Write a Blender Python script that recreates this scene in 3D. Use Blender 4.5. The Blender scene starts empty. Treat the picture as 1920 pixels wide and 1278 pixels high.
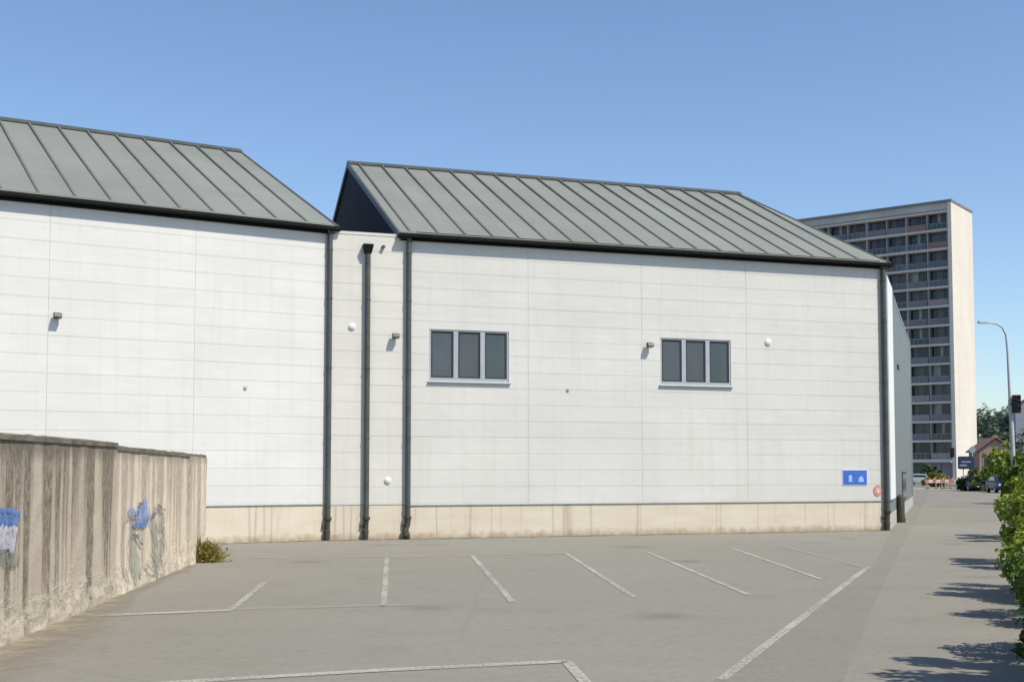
import bpy, bmesh, math, random
from mathutils import Vector, Matrix
R = math.radians
random.seed(7)
scene = bpy.context.scene
COL = scene.collection

# ------------------------------------------------------------------ camera, light, exposure
F, CX, CY = 2260.0, 960.0, 749.0
TH = math.atan(131 / F)
H = 2.0
cam_d = bpy.data.cameras.new("camera")
cam = bpy.data.objects.new("camera", cam_d)
COL.objects.link(cam)
cam_d.sensor_width = 36
cam_d.lens = 36 * F / 1920
cam_d.shift_y = (CY - 639) / 1920
cam_d.clip_start = 0.1
cam_d.clip_end = 6000
cam.location = (0, 0, H)
cam.rotation_euler = (R(90) + TH, 0, 0)
scene.camera = cam

SUN_EL, SUN_A = 53.0, 52.0            # elevation; angle to the right of straight behind the camera
w = bpy.data.worlds.new("World")
scene.world = w
w.use_nodes = True
nt = w.node_tree
bg = nt.nodes["Background"]
sky = nt.nodes.new("ShaderNodeTexSky")
sky.sky_type = 'NISHITA'
sky.sun_disc = False
sky.sun_elevation = R(SUN_EL)
sky.sun_rotation = R(180 - SUN_A)
sky.altitude = 0
sky.air_density = 1.0
sky.dust_density = 0.5
sky.ozone_density = 4.2
nt.links.new(sky.outputs[0], bg.inputs[0])
bg.inputs[1].default_value = 0.117

sd = bpy.data.lights.new("sun", 'SUN')
sd.energy = 4.0
sd.angle = R(0.55)
sd.color = (1.0, 0.925, 0.80)
sun = bpy.data.objects.new("sun", sd)
COL.objects.link(sun)
sv = Vector((math.sin(R(SUN_A)) * math.cos(R(SUN_EL)), -math.cos(R(SUN_A)) * math.cos(R(SUN_EL)), math.sin(R(SUN_EL))))
sun.rotation_euler = sv.to_track_quat('Z', 'Y').to_euler()
sun.location = sv * 60

scene.view_settings.view_transform = 'Standard'
scene.view_settings.look = 'None'
scene.view_settings.exposure = 0.48
scene.view_settings.gamma = 1.0
scene.cycles.max_bounces = 6


# ------------------------------------------------------------------ measuring helpers
def ray(px, py):
    a = (px - CX) / F
    b = -(py - CY) / F
    c, s = math.cos(TH), math.sin(TH)
    return (a, c - b * s, s + b * c)


def ground(px, py, z=0.0):
    d = ray(px, py)
    t = (z - H) / d[2]
    return (d[0] * t, d[1] * t)


def on_depth(px, py, Y):
    d = ray(px, py)
    t = Y / d[1]
    return Vector((d[0] * t, Y, H + d[2] * t))


class Frame:
    """a vertical plane: u along it, v into the building, z up"""
    def __init__(s, O, ang):
        s.O = O
        s.ang = R(ang)
        s.ux, s.uy = math.sin(s.ang), math.cos(s.ang)

    def w(s, u, v, z):
        return Vector((s.O[0] + s.ux * u - s.uy * v, s.O[1] + s.uy * u + s.ux * v, z))

    def m(s):
        return Matrix(((s.ux, -s.uy, 0, s.O[0]), (s.uy, s.ux, 0, s.O[1]), (0, 0, 1, 0), (0, 0, 0, 1)))

    def hit(s, px, py):
        d = ray(px, py)
        nx, ny = s.uy, -s.ux
        t = (s.O[0] * nx + s.O[1] * ny) / (d[0] * nx + d[1] * ny)
        x, y = d[0] * t, d[1] * t
        return ((x - s.O[0]) * s.ux + (y - s.O[1]) * s.uy, H + d[2] * t)


# ------------------------------------------------------------------ materials
def mat(name, base=(0.5, 0.5, 0.5), rough=0.7, metal=0.0, spec=0.3):
    m = bpy.data.materials.new(name)
    m.use_nodes = True
    b = m.node_tree.nodes["Principled BSDF"]
    b.inputs["Base Color"].default_value = (*base, 1)
    b.inputs["Roughness"].default_value = rough
    b.inputs["Metallic"].default_value = metal
    b.inputs["Specular IOR Level"].default_value = spec
    return m


class NB:
    """short-hand for node building"""
    def __init__(s, m):
        s.t = m.node_tree
        s.b = s.t.nodes["Principled BSDF"]

    def n(s, kind, **kw):
        x = s.t.nodes.new(kind)
        for k, v in kw.items():
            setattr(x, k, v)
        return x

    def l(s, a, b):
        s.t.links.new(a, b)

    def coord(s, which="Object", scale=(1, 1, 1), loc=(0, 0, 0)):
        tc = s.n("ShaderNodeTexCoord")
        mp = s.n("ShaderNodeMapping")
        mp.inputs["Scale"].default_value = scale
        mp.inputs["Location"].default_value = loc
        s.l(tc.outputs[which], mp.inputs[0])
        return mp.outputs[0]

    def noise(s, vec, scale, detail=4, rough=0.55):
        x = s.n("ShaderNodeTexNoise")
        x.inputs["Scale"].default_value = scale
        x.inputs["Detail"].default_value = detail
        x.inputs["Roughness"].default_value = rough
        if vec is not None:
            s.l(vec, x.inputs["Vector"])
        return x.outputs["Fac"]

    def ramp(s, fac, stops):
        x = s.n("ShaderNodeValToRGB")
        e = x.color_ramp.elements
        while len(e) < len(stops):
            e.new(0.5)
        for q, (p, c) in zip(e, stops):
            q.position = p
            q.color = (*c, 1) if len(c) == 3 else c
        s.l(fac, x.inputs[0])
        return x.outputs[0]

    def mix(s, fac, a, b, mode='MIX'):
        x = s.n("ShaderNodeMix", data_type='RGBA', blend_type=mode)
        for sock, v in ((x.inputs[0], fac), (x.inputs[6], a), (x.inputs[7], b)):
            if isinstance(v, (int, float)):
                sock.default_value = v
            elif isinstance(v, tuple):
                sock.default_value = (*v, 1) if len(v) == 3 else v
            else:
                s.l(v, sock)
        return x.outputs[2]

    def math(s, op, a, b=0.0, clamp=False):
        x = s.n("ShaderNodeMath", operation=op, use_clamp=clamp)
        for sock, v in ((x.inputs[0], a), (x.inputs[1], b)):
            if isinstance(v, (int, float)):
                sock.default_value = v
            else:
                s.l(v, sock)
        return x.outputs[0]

    def xyz(s, vec):
        x = s.n("ShaderNodeSeparateXYZ")
        s.l(vec, x.inputs[0])
        return x.outputs

    def bump(s, h, strength, dist):
        x = s.n("ShaderNodeBump")
        x.inputs["Strength"].default_value = strength
        x.inputs["Distance"].default_value = dist
        s.l(h, x.inputs["Height"])
        s.l(x.outputs[0], s.b.inputs["Normal"])

    def color(s, c):
        s.l(c, s.b.inputs["Base Color"])

    def worn(s, fac):
        """fac 0..1 = how much of the surface is left"""
        tr = s.n("ShaderNodeBsdfTransparent")
        mx = s.n("ShaderNodeMixShader")
        s.l(fac, mx.inputs[0])
        s.l(tr.outputs[0], mx.inputs[1])
        s.l(s.b.outputs[0], mx.inputs[2])
        s.l(mx.outputs[0], s.t.nodes["Material Output"].inputs[0])


BW = lambda v: (v, v, v)


def m_siding(name, c, warm):
    m = mat(name, c, 0.45, 0, 0.35)
    k = NB(m)
    v = k.coord("Object")
    big = k.noise(k.coord("Object", (0.35, 1, 0.5)), 1.0, 3)
    fine = k.noise(k.coord("Object", (1.2, 1, 9)), 1.0, 4)
    streak = k.noise(k.coord("Object", (5.0, 1, 0.25)), 1.0, 5, 0.6)
    a = k.mix(k.ramp(big, [(0.35, BW(0)), (0.68, BW(1))]), tuple(x * 0.95 for x in c), warm)
    a = k.mix(k.ramp(fine, [(0.45, BW(0)), (0.75, BW(0.4))]), a, tuple(x * 0.92 for x in c))
    a = k.mix(k.ramp(streak, [(0.5, BW(0)), (0.78, BW(0.5))]), a, tuple(x * q for x, q in zip(c, (0.86, 0.84, 0.78))))
    # every panel came from a slightly different batch
    sx = k.xyz(v)
    row = k.math('FLOOR', k.math('MULTIPLY', sx[2], 2.0))
    wn = k.n("ShaderNodeTexWhiteNoise", noise_dimensions='1D')
    k.l(row, wn.inputs["W"])
    a = k.mix(k.math('MULTIPLY', wn.outputs["Value"], 0.22), a, tuple(x * 0.86 for x in c))
    k.color(a)
    k.bump(k.noise(k.coord("Object", (0.7, 1, 1.6)), 1.0, 2), 0.4, 0.03)
    return m


def m_concrete_plinth():
    c = (0.60, 0.52, 0.40)
    m = mat("plinth_concrete", c, 0.9, 0, 0.15)
    k = NB(m)
    v = k.coord("Object")
    z = k.xyz(v)[2]
    n1 = k.noise(k.coord("Object", (0.6, 1, 2)), 1.3, 6, 0.6)
    a = k.mix(k.ramp(n1, [(0.3, BW(0)), (0.7, BW(1))]), (0.54, 0.475, 0.37), (0.60, 0.55, 0.45))
    st = k.noise(k.coord("Object", (6.5, 1, 0.35)), 1.0, 5, 0.65)
    a = k.mix(k.ramp(st, [(0.56, BW(0)), (0.74, BW(0.55))]), a, (0.38, 0.33, 0.26))
    # splash dirt from the ground up
    d = k.math('ADD', k.math('MULTIPLY', z, -3.2), k.math('MULTIPLY', k.noise(k.coord("Object", (3, 1, 3)), 1.5, 5), 1.5))
    a = k.mix(k.ramp(d, [(0.05, BW(0)), (0.75, BW(0.75))]), a, (0.30, 0.23, 0.15))
    # shuttering joints and cracks
    w2 = k.n("ShaderNodeTexVoronoi", feature='DISTANCE_TO_EDGE')
    w2.inputs["Scale"].default_value = 0.62
    k.l(k.coord("Object", (1, 0, 0.012), (0.3, 0, 0)), w2.inputs["Vector"])
    a = k.mix(k.ramp(w2.outputs["Distance"], [(0.0, BW(0.38)), (0.012, BW(0))]), a, (0.22, 0.18, 0.13))
    k.color(a)
    k.bump(k.noise(v, 14, 6), 0.3, 0.01)
    return m


def m_zinc(name, c):
    m = mat(name, c, 0.5, 0.15, 0.4)
    k = NB(m)
    n1 = k.noise(k.coord("Object", (0.35, 0.35, 0.35)), 1, 5, 0.6)
    n2 = k.noise(k.coord("Object", (9, 0.6, 0.6)), 1, 4)
    a = k.mix(k.ramp(n1, [(0.3, BW(0)), (0.7, BW(1))]), tuple(x * 0.88 for x in c), tuple(x * 1.12 for x in c))
    a = k.mix(k.ramp(n2, [(0.45, BW(0)), (0.8, BW(0.5))]), a, (c[0] * 1.12, c[1] * 1.05, c[2] * 0.92))
    # each bay its own tint
    bay = k.math('FLOOR', k.math('DIVIDE', k.xyz(k.coord("Object", (1, 1, 1), (0.25, 0, 0)))[0], 0.875))
    wn = k.n("ShaderNodeTexWhiteNoise", noise_dimensions='1D')
    k.l(bay, wn.inputs["W"])
    a = k.mix(k.math('MULTIPLY', wn.outputs["Value"], 0.3), a, tuple(x * 0.82 for x in c))
    k.color(a)
    k.bump(k.noise(k.coord("Object", (1, 1, 1)), 0.8, 3), 0.3, 0.05)
    return m


def m_asphalt(name, dark, light, scale=1.0):
    m = mat(name, dark, 0.92, 0, 0.2)
    k = NB(m)
    v = k.coord("Object")
    n1 = k.noise(v, 0.12 * scale, 5, 0.6)
    n2 = k.noise(v, 0.9, 6, 0.65)
    n3 = k.noise(v, 60, 3, 0.6)
    n4 = k.noise(k.coord("Object", (0.25, 1.6, 1)), 0.8, 5, 0.6)
    a = k.mix(k.ramp(n1, [(0.3, BW(0)), (0.72, BW(1))]), dark, light)
    a = k.mix(k.ramp(n2, [(0.52, BW(0)), (0.8, BW(0.5))]), a, tuple(x * 0.8 for x in dark))
    a = k.mix(k.ramp(n4, [(0.5, BW(0)), (0.75, BW(0.45))]), a, (light[0] * 1.1, light[1] * 1.06, light[2] * 1.02))
    a = k.mix(k.ramp(n3, [(0.3, BW(0.55)), (0.5, BW(0)), (0.64, BW(0)), (0.78, BW(0.4))]), a,
              k.mix(k.ramp(n3, [(0.45, BW(0)), (0.55, BW(1))]), tuple(x * 0.55 for x in dark), tuple(x * 1.5 for x in light)))
    n5 = k.noise(v, 7.5, 4, 0.7)
    a = k.mix(k.ramp(n5, [(0.36, BW(0.28)), (0.5, BW(0))]), a, tuple(x * 0.72 for x in dark))
    a = k.mix(k.ramp(n5, [(0.55, BW(0)), (0.7, BW(0.26))]), a, tuple(x * 1.25 for x in light))
    # old oil spots
    vo = k.n("ShaderNodeTexVoronoi")
    vo.inputs["Scale"].default_value = 0.35
    k.l(v, vo.inputs["Vector"])
    sp = k.math('ADD', vo.outputs["Distance"], k.math('MULTIPLY', n2, 0.35))
    a = k.mix(k.ramp(sp, [(0.2, BW(0.6)), (0.38, BW(0))]), a, tuple(x * 0.6 for x in dark))
    # hairline cracks
    ve = k.n("ShaderNodeTexVoronoi", feature='DISTANCE_TO_EDGE')
    ve.inputs["Scale"].default_value = 0.16
    wv = k.n("ShaderNodeMix", data_type='RGBA')
    wv.inputs[0].default_value = 0.25
    nv = k.n("ShaderNodeTexNoise")
    nv.inputs["Scale"].default_value = 0.8
    k.l(v, nv.inputs["Vector"])
    k.l(v, wv.inputs[6])
    k.l(nv.outputs["Color"], wv.inputs[7])
    k.l(wv.outputs[2], ve.inputs["Vector"])
    a = k.mix(k.ramp(ve.outputs["Distance"], [(0.0, BW(0.12)), (0.005, BW(0))]), a, tuple(x * 0.5 for x in dark))
    k.color(a)
    k.bump(n3, 0.35, 0.01)
    return m


def m_paint():
    m = mat("road_paint", (0.40, 0.385, 0.335), 0.8, 0, 0.2)
    k = NB(m)
    v = k.coord("Object")
    n = k.math('ADD', k.math('MULTIPLY', k.noise(v, 22, 6, 0.7), 0.75), k.math('MULTIPLY', k.noise(v, 0.8, 2), 0.3))
    k.worn(k.ramp(n, [(0.40, BW(0.15)), (0.58, BW(0.9))]))
    return m


def m_paint_faint():
    m = mat("road_paint_faint", (0.36, 0.345, 0.31), 0.85, 0, 0.2)
    k = NB(m)
    v = k.coord("Object")
    n = k.math('ADD', k.math('MULTIPLY', k.noise(v, 7, 6, 0.7), 0.6), k.math('MULTIPLY', k.noise(v, 0.9, 3), 0.5))
    k.worn(k.ramp(n, [(0.42, BW(0.1)), (0.62, BW(0.6))]))
    return m


def m_dirt():
    m = mat("kerb_dirt", (0.17, 0.125, 0.08), 1, 0, 0.1)
    k = NB(m)
    v = k.coord("Object")
    k.color(k.ramp(k.noise(v, 5, 5), [(0.3, (0.11, 0.08, 0.05)), (0.7, (0.24, 0.19, 0.13))]))
    at = k.n('ShaderNodeAttribute', attribute_name='keep')
    k.worn(k.math('MULTIPLY', k.ramp(k.noise(v, 2.6, 6, 0.7), [(0.36, BW(0)), (0.56, BW(1))]), at.outputs['Fac']))
    return m


def m_apron():
    m = mat("sand_apron", (0.30, 0.25, 0.18), 1, 0, 0.1)
    k = NB(m)
    v = k.coord("Object")
    k.color(k.ramp(k.noise(v, 6, 6, 0.7), [(0.3, (0.23, 0.20, 0.15)), (0.7, (0.36, 0.31, 0.235))]))
    at = k.n('ShaderNodeAttribute', attribute_name='keep')
    k.worn(k.math('MULTIPLY', k.ramp(k.noise(v, 1.6, 6, 0.7), [(0.30, BW(0.25)), (0.6, BW(1))]), at.outputs['Fac']))
    return m


def m_old_wall(name, streak_amt, base_a, base_b):
    """weathered cast concrete: black algae runs from the coping, splash scars at the foot; local z is height"""
    m = mat(name, base_a, 0.95, 0, 0.12)
    k = NB(m)
    v = k.coord("Object")
    z = k.xyz(v)[2]
    n1 = k.noise(v, 0.9, 6, 0.65)
    a = k.mix(k.ramp(n1, [(0.32, BW(0)), (0.68, BW(1))]), base_a, base_b)
    a = k.mix(k.ramp(k.noise(v, 22, 5, 0.7), [(0.45, BW(0)), (0.75, BW(0.45))]), a, tuple(x * 0.72 for x in base_a))
    # runs: noise that changes along the wall and hardly down it
    run = k.noise(k.coord("Object", (1, 2.0, 0.04)), 1.0, 2, 0.5)
    run2 = k.noise(k.coord("Object", (1, 4.2, 0.12), (0, 3.1, 0)), 1.0, 4, 0.6)
    rr = k.math('ADD', k.math('MULTIPLY', run, 0.72), k.math('MULTIPLY', run2, 0.36))
    reach = k.math('MULTIPLY', k.math('SUBTRACT', 2.35, z), 0.05)   # fades further down
    rr = k.math('SUBTRACT', rr, reach)
    f = k.ramp(rr, [(0.455, BW(0)), (0.53, BW(streak_amt))])
    f = k.mix(k.ramp(k.noise(k.coord("Object", (1, 5, 3)), 2.2, 5, 0.7), [(0.3, BW(0.35)), (0.6, BW(1))]), (0, 0, 0), f)
    a = k.mix(f, a, (0.11, 0.095, 0.07))
    top = k.math('ADD', k.math('MULTIPLY', k.math('SUBTRACT', z, 2.05), 3.0), k.math('MULTIPLY', run2, 0.8))
    a = k.mix(k.ramp(top, [(0.5, BW(0)), (1.0, BW(0.55 * streak_amt + 0.1))]), a, (0.13, 0.115, 0.09))
    # flaking, mossy foot
    foot = k.math('SUBTRACT', k.noise(k.coord("Object", (1, .5, 1.3)), 4.5, 6, 0.75), k.math('MULTIPLY', z, 0.32))
    a = k.mix(k.ramp(foot, [(0.36, BW(0)), (0.44, BW(0.55))]), a, (0.56, 0.51, 0.40))
    foot2 = k.math('SUBTRACT', k.noise(k.coord("Object", (1, .5, 1.3), (4, 2, 1)), 6, 5, 0.7), k.math('MULTIPLY', z, 0.26))
    a = k.mix(k.ramp(foot2, [(0.44, BW(0)), (0.52, BW(0.5))]), a, (0.25, 0.235, 0.175))
    k.color(a)
    h = k.math('ADD', k.noise(v, 16, 6, 0.7), k.math('MULTIPLY', k.ramp(foot, [(0.36, BW(0)), (0.44, BW(1))]), 0.6))
    k.bump(h, 0.6, 0.02)
    return m


def m_spray(name, c, keep):
    m = mat(name, c, 0.85, 0, 0.2)
    k = NB(m)
    v = k.coord("Object")
    k.color(k.ramp(k.noise(v, 5, 4), [(0.3, tuple(x * 0.75 for x in c)), (0.7, tuple(min(1, x * 1.25) for x in c))]))
    n = k.noise(v, 13, 6, 0.75)
    k.worn(k.ramp(n, [(0.40 - 0.12 * keep, BW(0.0)), (0.58 - 0.12 * keep, BW(0.55 + 0.4 * keep))]))
    return m


def m_noisy(name, a, b, scale, rough=0.8, spec=0.2, metal=0.0, bump=0.0):
    m = mat(name, a, rough, metal, spec)
    k = NB(m)
    v = k.coord("Object")
    n = k.noise(v, scale, 5, 0.6)
    k.color(k.ramp(n, [(0.3, a), (0.7, b)]))
    if bump:
        k.bump(k.noise(v, scale * 6, 4), bump, 0.01)
    return m


def m_leaf(name, dark, mid, light, scale=1.6):
    m = mat(name, mid, 0.55, 0, 0.35)
    k = NB(m)
    v = k.coord("Object")
    n = k.noise(v, scale, 3, 0.6)
    a = k.ramp(n, [(0.30, dark), (0.5, mid), (0.68, light)])
    n2 = k.noise(v, 30, 2)
    a = k.mix(k.ramp(n2, [(0.4, BW(0)), (0.7, BW(0.6))]), a, tuple(x * 1.35 for x in light))
    k.color(a)
    tl = k.n("ShaderNodeBsdfTranslucent")
    k.l(a, tl.inputs[0])
    mx = k.n("ShaderNodeMixShader")
    mx.inputs[0].default_value = 0.35
    k.l(k.b.outputs[0], mx.inputs[1])
    k.l(tl.outputs[0], mx.inputs[2])
    k.l(mx.outputs[0], k.t.nodes["Material Output"].inputs[0])
    return m


def m_render_wall(name, c, c2):
    """cream panel end wall of the tower"""
    m = mat(name, c, 0.85, 0, 0.2)
    k = NB(m)
    v = k.coord("Object")
    n = k.noise(k.coord("Object", (0.3, 0.3, 0.12)), 1, 5, 0.6)
    a = k.ramp(n, [(0.3, c), (0.7, c2)])
    z = k.xyz(v)[2]
    fr = k.math('FRACT', k.math('DIVIDE', z, 2.78))
    a = k.mix(k.ramp(fr, [(0.0, BW(0.4)), (0.04, BW(0))]), a, tuple(x * 0.7 for x in c))
    st = k.noise(k.coord("Object", (1.2, 1.2, 0.05)), 1, 4)
    a = k.mix(k.ramp(st, [(0.55, BW(0)), (0.75, BW(0.3))]), a, (0.5, 0.4, 0.33))
    k.color(a)
    return m


M = dict(
    siding_l=m_siding("siding_white", (0.63, 0.625, 0.60), (0.655, 0.645, 0.615)),
    siding_r=m_siding("siding_offwhite", (0.585, 0.58, 0.545), (0.62, 0.605, 0.57)),
    siding_c=m_siding("siding_cream", (0.61, 0.60, 0.55), (0.635, 0.62, 0.57)),
    plinth=m_concrete_plinth(),
    zinc=m_zinc("zinc_roof", (0.222, 0.232, 0.202)),
    zinc_dark=m_noisy("zinc_dark", (0.05, 0.06, 0.062), (0.085, 0.095, 0.095), 3, 0.5, 0.4),
    seam=m_noisy("zinc_seam", (0.10, 0.11, 0.098), (0.14, 0.15, 0.134), 2, 0.55, 0.35),  # darker than the sheets: seam dirt plus the ribs' shade put into the colour
    gutter=m_noisy("gutter_anthracite", (0.005, 0.006, 0.006), (0.009, 0.0105, 0.0105), 4, 0.7, 0.12),
    gable=m_noisy("gable_anthracite", (0.016, 0.015, 0.021), (0.022, 0.021, 0.029), 1.5, 0.75, 0.15),
    pipe=m_noisy("pipe_grey", (0.05, 0.056, 0.054), (0.085, 0.092, 0.088), 3.5, 0.5, 0.4),
    pipe_iron=m_noisy("pipe_iron", (0.04, 0.036, 0.028), (0.085, 0.072, 0.052), 9, 0.8, 0.3, 0, 0.4),
    pipe_white=m_noisy("pipe_white", (0.68, 0.69, 0.68), (0.76, 0.77, 0.75), 2, 0.5, 0.3),
    flash=m_noisy("flashing_grey", (0.34, 0.35, 0.34), (0.44, 0.45, 0.43), 3, 0.5, 0.4),
    frame=m_noisy("window_frame_grey", (0.31, 0.34, 0.375), (0.36, 0.39, 0.425), 3, 0.45, 0.4),
    gasket=mat("window_gasket", (0.035, 0.04, 0.043), 0.6),
    wing=m_noisy("wing_cladding_grey", (0.145, 0.163, 0.166), (0.175, 0.193, 0.194), 0.5, 0.5, 0.35),
    flat_roof=m_noisy("flat_roof_felt", (0.10, 0.10, 0.10), (0.15, 0.15, 0.145), 1, 0.95),
    asphalt=m_asphalt("lot_asphalt", (0.205, 0.197, 0.168), (0.236, 0.225, 0.193)),
    lane=m_asphalt("lane_asphalt", (0.190, 0.184, 0.158), (0.216, 0.207, 0.178), 1.3),
    path=m_asphalt("path_asphalt", (0.206, 0.198, 0.170), (0.238, 0.226, 0.195), 1.5),
    soil=m_noisy("verge_soil", (0.07, 0.065, 0.035), (0.13, 0.115, 0.06), 2.5, 1.0, 0.1, 0, 0.5),
    paint=m_paint(), paint_faint=m_paint_faint(), dirt=m_dirt(), apron=m_apron(),
    wall_old=m_old_wall("old_concrete", 0.88, (0.40, 0.34, 0.265), (0.50, 0.43, 0.335)),
    wall_new=m_old_wall("pale_concrete", 0.5, (0.60, 0.505, 0.395), (0.66, 0.575, 0.455)),
    coping=m_noisy("coping_black", (0.10, 0.09, 0.072), (0.22, 0.195, 0.15), 4, 0.95, 0.1, 0, 0.6),
    spray_blue=m_spray("spray_blue", (0.13, 0.23, 0.50), 0.6),
    spray_pale=m_spray("spray_pale", (0.50, 0.50, 0.56), 0.7),
    spray_grey=m_spray("spray_grey", (0.24, 0.26, 0.22), 0.3),
    spray_wash=m_spray("spray_wash", (0.36, 0.37, 0.31), 0.25),
    spray_lav=m_spray("spray_light_blue", (0.26, 0.37, 0.62), 0.5),
    spray_dark=m_spray("spray_dark", (0.10, 0.10, 0.10), 0.5),
    lamp=m_noisy("lamp_grey", (0.045, 0.045, 0.04), (0.065, 0.065, 0.06), 8, 0.5, 0.4),
    white=m_noisy("white_plastic", (0.66, 0.66, 0.64), (0.70, 0.70, 0.68), 5, 0.4, 0.4),
    sign_blue=m_noisy("sign_blue", (0.045, 0.12, 0.42), (0.06, 0.15, 0.50), 5, 0.35, 0.4),
    sign_mark=mat("sign_mark_pale", (0.28, 0.45, 0.82), 0.4),
    sign_rim=mat("sign_rim", (0.62, 0.70, 0.80), 0.4),
    sign_red=m_noisy("sign_red_faded", (0.52, 0.20, 0.16), (0.60, 0.28, 0.23), 9, 0.5),
    navy=m_noisy("sign_navy", (0.008, 0.02, 0.045), (0.013, 0.03, 0.06), 3, 0.4, 0.4),
    galv=m_noisy("galvanised", (0.34, 0.37, 0.38), (0.45, 0.47, 0.47), 2, 0.5, 0.4),
    galv_l=m_noisy("galvanised_pale", (0.40, 0.43, 0.47), (0.46, 0.49, 0.53), 2, 0.5, 0.4),
    galv_d=m_noisy("galvanised_dark", (0.20, 0.23, 0.26), (0.26, 0.29, 0.31), 2, 0.5, 0.4),
    black=mat("black_housing", (0.012, 0.014, 0.014), 0.5),
    tower_end=m_render_wall("tower_cream", (0.59, 0.54, 0.465), (0.65, 0.61, 0.55)),
    tower_slab=m_noisy("tower_slab", (0.48, 0.44, 0.43), (0.60, 0.56, 0.54), 0.4, 0.85),
    tower_core=m_noisy("tower_core", (0.16, 0.16, 0.18), (0.22, 0.22, 0.24), 0.3, 0.8),
    tower_fin=m_noisy("tower_fin", (0.24, 0.225, 0.225), (0.33, 0.31, 0.31), 0.4, 0.85),
    tower_rust=m_noisy("tower_rust", (0.22, 0.13, 0.10), (0.30, 0.19, 0.15), 0.5, 0.8),
    tower_parapet=m_noisy("tower_parapet", (0.36, 0.38, 0.36), (0.48, 0.49, 0.46), 0.3, 0.8),
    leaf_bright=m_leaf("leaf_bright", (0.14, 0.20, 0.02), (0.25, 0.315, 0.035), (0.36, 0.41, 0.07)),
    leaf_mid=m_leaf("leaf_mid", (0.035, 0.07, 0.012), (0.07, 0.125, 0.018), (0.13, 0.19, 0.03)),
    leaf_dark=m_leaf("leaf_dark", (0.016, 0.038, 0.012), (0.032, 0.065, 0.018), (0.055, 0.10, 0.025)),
    leaf_far=m_leaf("leaf_far", (0.055, 0.085, 0.066), (0.085, 0.12, 0.082), (0.13, 0.155, 0.095), 0.11),
    leaf_dry=m_leaf("leaf_dry", (0.11, 0.095, 0.018), (0.19, 0.16, 0.028), (0.29, 0.25, 0.075), 4),
    bark=m_noisy("bark", (0.06, 0.045, 0.03), (0.11, 0.085, 0.06), 8, 0.95, 0.1, 0, 0.6),
    hillside=m_noisy("hillside", (0.035, 0.055, 0.035), (0.06, 0.08, 0.05), 0.05, 1.0),
    brick=m_noisy("brick_pink", (0.30, 0.19, 0.165), (0.38, 0.26, 0.225), 1.5, 0.9),
    tile=m_noisy("roof_tile", (0.15, 0.09, 0.075), (0.22, 0.14, 0.115), 1.5, 0.9),
    stucco=m_noisy("stucco_lilac", (0.36, 0.36, 0.44), (0.43, 0.43, 0.5), 0.5, 0.9),
    slate=m_noisy("slate_blue", (0.055, 0.08, 0.11), (0.085, 0.11, 0.14), 0.5, 0.7),
    car_blue=mat("car_navy", (0.015, 0.018, 0.09), 0.25, 0.2, 0.5),
    car_black=mat("car_dark", (0.02, 0.022, 0.026), 0.25, 0.2, 0.5),
    car_pale=mat("car_silver", (0.45, 0.49, 0.48), 0.3, 0.3, 0.5),
    car_glass=mat("car_glass", (0.02, 0.024, 0.03), 0.08, 0, 0.6),
    tyre=mat("tyre", (0.02, 0.02, 0.02), 0.85),
    rim=mat("wheel_rim", (0.35, 0.35, 0.36), 0.35, 0.6),
    lens=mat("lens_clear", (0.7, 0.72, 0.75), 0.15),
    lens_red=mat("lens_red", (0.12, 0.012, 0.01), 0.4),
    lens_amber=mat("lens_amber", (0.09, 0.045, 0.008), 0.4),
    lens_green=mat("lens_green", (0.01, 0.045, 0.025), 0.4),
    barrier_red=m_noisy("barrier_red", (0.33, 0.17, 0.13), (0.40, 0.23, 0.18), 2, 0.5),
    barrier_white=m_noisy("barrier_white", (0.50, 0.44, 0.39), (0.58, 0.52, 0.47), 2, 0.5),
    shop_green=mat("shop_glass_green", (0.045, 0.075, 0.065), 0.2, 0, 0.5),
    shop_lilac=mat("shop_panel_lilac", (0.26, 0.25, 0.33), 0.5),
    shop_grey=mat("shop_panel_grey", (0.33, 0.37, 0.38), 0.5),
    kerb=m_noisy("kerb_stone", (0.34, 0.33, 0.31), (0.42, 0.41, 0.39), 2, 0.9),
)


def m_glass(name, a, b):
    m = mat(name, a, 0.12, 0, 0.5)
    k = NB(m)
    v = k.coord("Object")
    n = k.noise(k.coord("Object", (1.2, 1, 0.5)), 1.0, 3)
    k.color(k.ramp(n, [(0.3, a), (0.7, b)]))
    return m


M['glass'] = m_glass("window_glass", (0.045, 0.055, 0.06), (0.065, 0.078, 0.08))
TW = [m_glass("tower_glass_navy", (0.02, 0.025, 0.036), (0.045, 0.052, 0.066)),
      m_glass("tower_glass_slate", (0.05, 0.062, 0.075), (0.10, 0.12, 0.135)),
      m_glass("tower_glass_curtain_reflection", (0.20, 0.24, 0.26), (0.32, 0.36, 0.38)),  # pale panes: curtain tone with light blue reflections painted into the glass colour
      m_glass("tower_glass_green", (0.025, 0.045, 0.042), (0.05, 0.075, 0.068))]


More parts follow.
